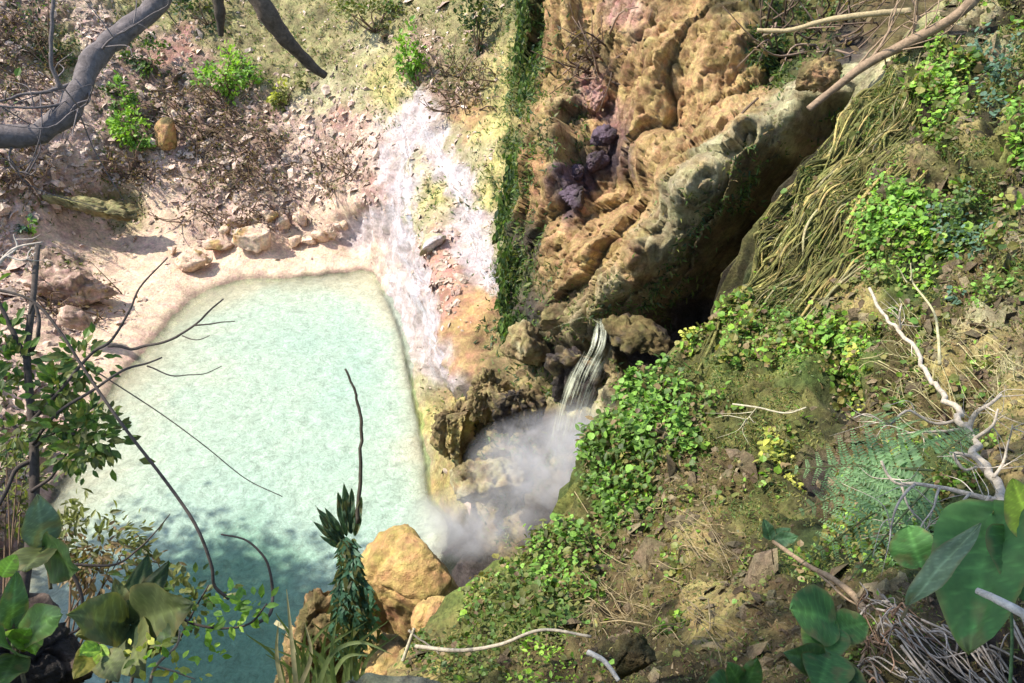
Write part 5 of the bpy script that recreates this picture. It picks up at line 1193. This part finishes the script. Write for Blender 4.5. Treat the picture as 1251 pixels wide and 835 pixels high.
woody('dead_branch', 'curved brown root lying below the dark fern', 'root', [(945,662,4.2),(985,690,3.9),(1015,706,3.7),(1040,725,3.5),(1062,752,3.2)], .010, .016, (.30,.21,.13), [([(1000,700,3.8),(1030,730,3.5),(1050,745,3.4)], .006, .004), ([(1062,752,3.2),(1074,790,2.9),(1090,830,2.7)], .012, .008), ([(1072,780,2.95),(1050,810,2.8),(1040,850,2.7)], .008, .005)], 8, .25, .005, 27, rough=.15, part='stem')
woody('dead_branch', 'wispy pale root hairs beside the small dark gap', 'root', [(895,494,6.9),(925,498,6.8),(960,505,6.7),(985,498,6.6)], .009, .006, (.42,.38,.26), [([(925,498,6.8),(910,515,6.8)], .004, .002)], 6, .3, .004, 28, rough=.1, part='stem')
def frond(root, a, b, face, width, n, col):
    g = Geo(); a, b = np.asarray(a), np.asarray(b); L = np.linalg.norm(b - a); y = (b - a) / L; x = unit(np.cross(y, face)); z = np.cross(x, y)
    ra = spline([a, lerp(a, b, .5) + z * L * .07, b - z * L * .05], n + 2); V, F = tube(ra, .006, .002, 5); g.add(V, F, np.array((.12,.15,.06)))
    T, Q, Nn, S = [], [], [], []
    for i in range(1, n + 1):
        t = i / (n + 1); pl = width * (math.sin(math.pi * min(1, t * .62 + .30)) ** 1.1) * (1.06 - t)
        for s in (-1, 1):
            d = unit(x * s * .92 + y * .45 - z * .12); m = max(3, int(16 * (1 - t) + 4))
            for j in range(m):
                f = (j + .6) / m; q = ra[i] + d * pl * f - z * pl * .14 * f * f
                for e in (-1, 1):
                    T.append(q); Q.append(unit(y * e * .9 + d * .5)); Nn.append(z + RNG.normal(size=3) * .12); S.append(pl * .15 * (1.08 - f) + .008)
    T, Q, Nn, S = map(np.array, (T, Q, Nn, S)); c = np.array(col) * RNG.uniform(.7, 1.3, (len(T), 1))
    scatter(g, T, Q, Nn, S, c, 'lance', 1.15); g.build('frond', M_LEAF, root, smooth=False)
fr = empty('fern', P(1135,560,3.9), 'large dark teal fern with spreading fronds at lower right', 'fern')
for a, b, w, nn_ in [((1140,575,3.8),(955,572,4.4),.36,9),((1138,585,3.75),(975,690,3.9),.36,10),((1135,560,3.9),(1045,500,4.9),.24,8),((1140,590,3.7),(1040,705,3.4),.24,8),((1145,560,3.9),(1200,520,4.2),.18,9),((1120,570,3.9),(965,630,4.2),.30,9)]:
    frond(fr, P(a[0], a[1], a[2] - .25), P(b[0], b[1], b[2] - .3), TOCAM(P(*a)) + UP * .5, w, nn_, (.15,.26,.11))
gl = (.055,.14,.035)
seedling('heart_leaf_plant', 'huge dark green heart shaped leaf at the right edge', 'plant', [(1232,880,2.25),(1236,760,2.35),(1222,640,2.27)], [(1212,628,1180,792,2.25,2.05,'heart',(.055,.14,.035),.66),(1228,650,1262,735,2.2,2.05,'heart',(.05,.125,.03),.7)], r=.006, scol=(.1,.16,.06))
seedling('heart_leaf_plant', 'yellow green leaf cut off by the right edge', 'plant', [(1270,700,2.1),(1262,640,2.15)], [(1262,655,1238,584,2.15,2.2,'heart',(.26,.34,.03),.7)], r=.005)
seedling('heart_leaf_plant', 'single round green leaf under the hanging white twigs', 'plant', [(1135,740,2.6),(1128,700,2.6),(1122,694,2.6)], [(1126,694,1108,644,2.6,2.6,'round',(.08,.19,.05),1.1)], r=.004)
seedling('heart_leaf_plant', 'ladder of round green leaves at the bottom right', 'plant', [(1018,850,2.5),(1014,800,2.55),(1012,760,2.6)], [(1022,760,972,742,2.6,2.55,'round',gl,1.15),(1012,768,998,806,2.6,2.5,'heart',(.06,.15,.04),1.15),(1018,772,1060,760,2.6,2.6,'round',gl,1.0),(1014,800,1000,842,2.5,2.4,'heart',gl,1.2),(1010,810,962,800,2.5,2.45,'ovate',(.05,.1,.03)),(1018,815,1060,838,2.5,2.4,'ovate',(.05,.1,.03))], r=.004)
seedling('heart_leaf_plant', 'low pointed green leaves at the bottom edge left of the leaf ladder', 'plant', [(910,860,2.8),(908,840,2.8)], [(908,842,890,812,2.8,2.75,'ovate',(.08,.17,.045)),(910,842,925,808,2.8,2.75,'ovate',(.08,.17,.045)),(908,844,868,832,2.8,2.7,'ovate',gl)], r=.004)
seedling('heart_leaf_plant', 'small dark leaf pair in front of the fern tip', 'plant', [(945,690,4.2),(942,665,4.2)], [(942,660,934,634,4.2,4.2,'ovate',(.05,.11,.05)),(944,660,966,645,4.2,4.2,'ovate',(.06,.13,.06)),(944,662,975,655,4.2,4.15,'lance',(.06,.13,.06),1.5)], r=.004)
seedling('strap_leaf_plant', 'broad pale teal strap leaf leaning beside the huge heart leaf', 'plant', [(1102,756,2.0),(1110,740,2.0)], [(1108,740,1196,638,2.0,1.95,'lance',(.12,.17,.10),.62)], r=.005)
def roots(label, u, v, w, h, d, n, seed, col, name='root_tangle'):
    rg = np.random.default_rng(seed); root = empty(name, P(u, v, d), label, 'roots')
    for i in range(n):
        a, b = u + rg.uniform(-.5, .5) * w, v + rg.uniform(-.5, .5) * h
        s, nr = surf2(a, b); ang = rg.normal() * .5 + .35; L = rg.uniform(.5, 1.1) * w * .5
        pts = []
        for t in np.linspace(-.5, .5, 5):
            p, _ = surf2(a + math.cos(ang) * L * t + rg.normal() * 7, b + math.sin(ang) * L * t * .8 + rg.normal() * 7); pts.append(p + nr * (.02 + .07 * rg.random()))
        g = Geo(); V, F = tube(spline(pts, 20), rg.uniform(.002, .0055), .0015, 5, .1); g.add(V, F, np.array(col) * rg.uniform(.5, 1.3)); g.build('root', M_TWIG, root)
roots('tangle of grey dry roots filling the bottom right corner', 1170, 795, 200, 100, 2.3, 95, 31, (.36,.30,.24))
roots('reddish brown bare roots beside the ladder of leaves', 1080, 790, 70, 90, 2.6, 22, 32, (.30,.18,.11))
roots('mat of fine pale roots on the bare earth by the bleached branch', 1150, 440, 160, 110, 5.8, 70, 33, (.34,.30,.15))
roots('wispy dry roots trailing over the brown bank', 800, 690, 170, 170, 5.8, 60, 34, (.28,.22,.12))
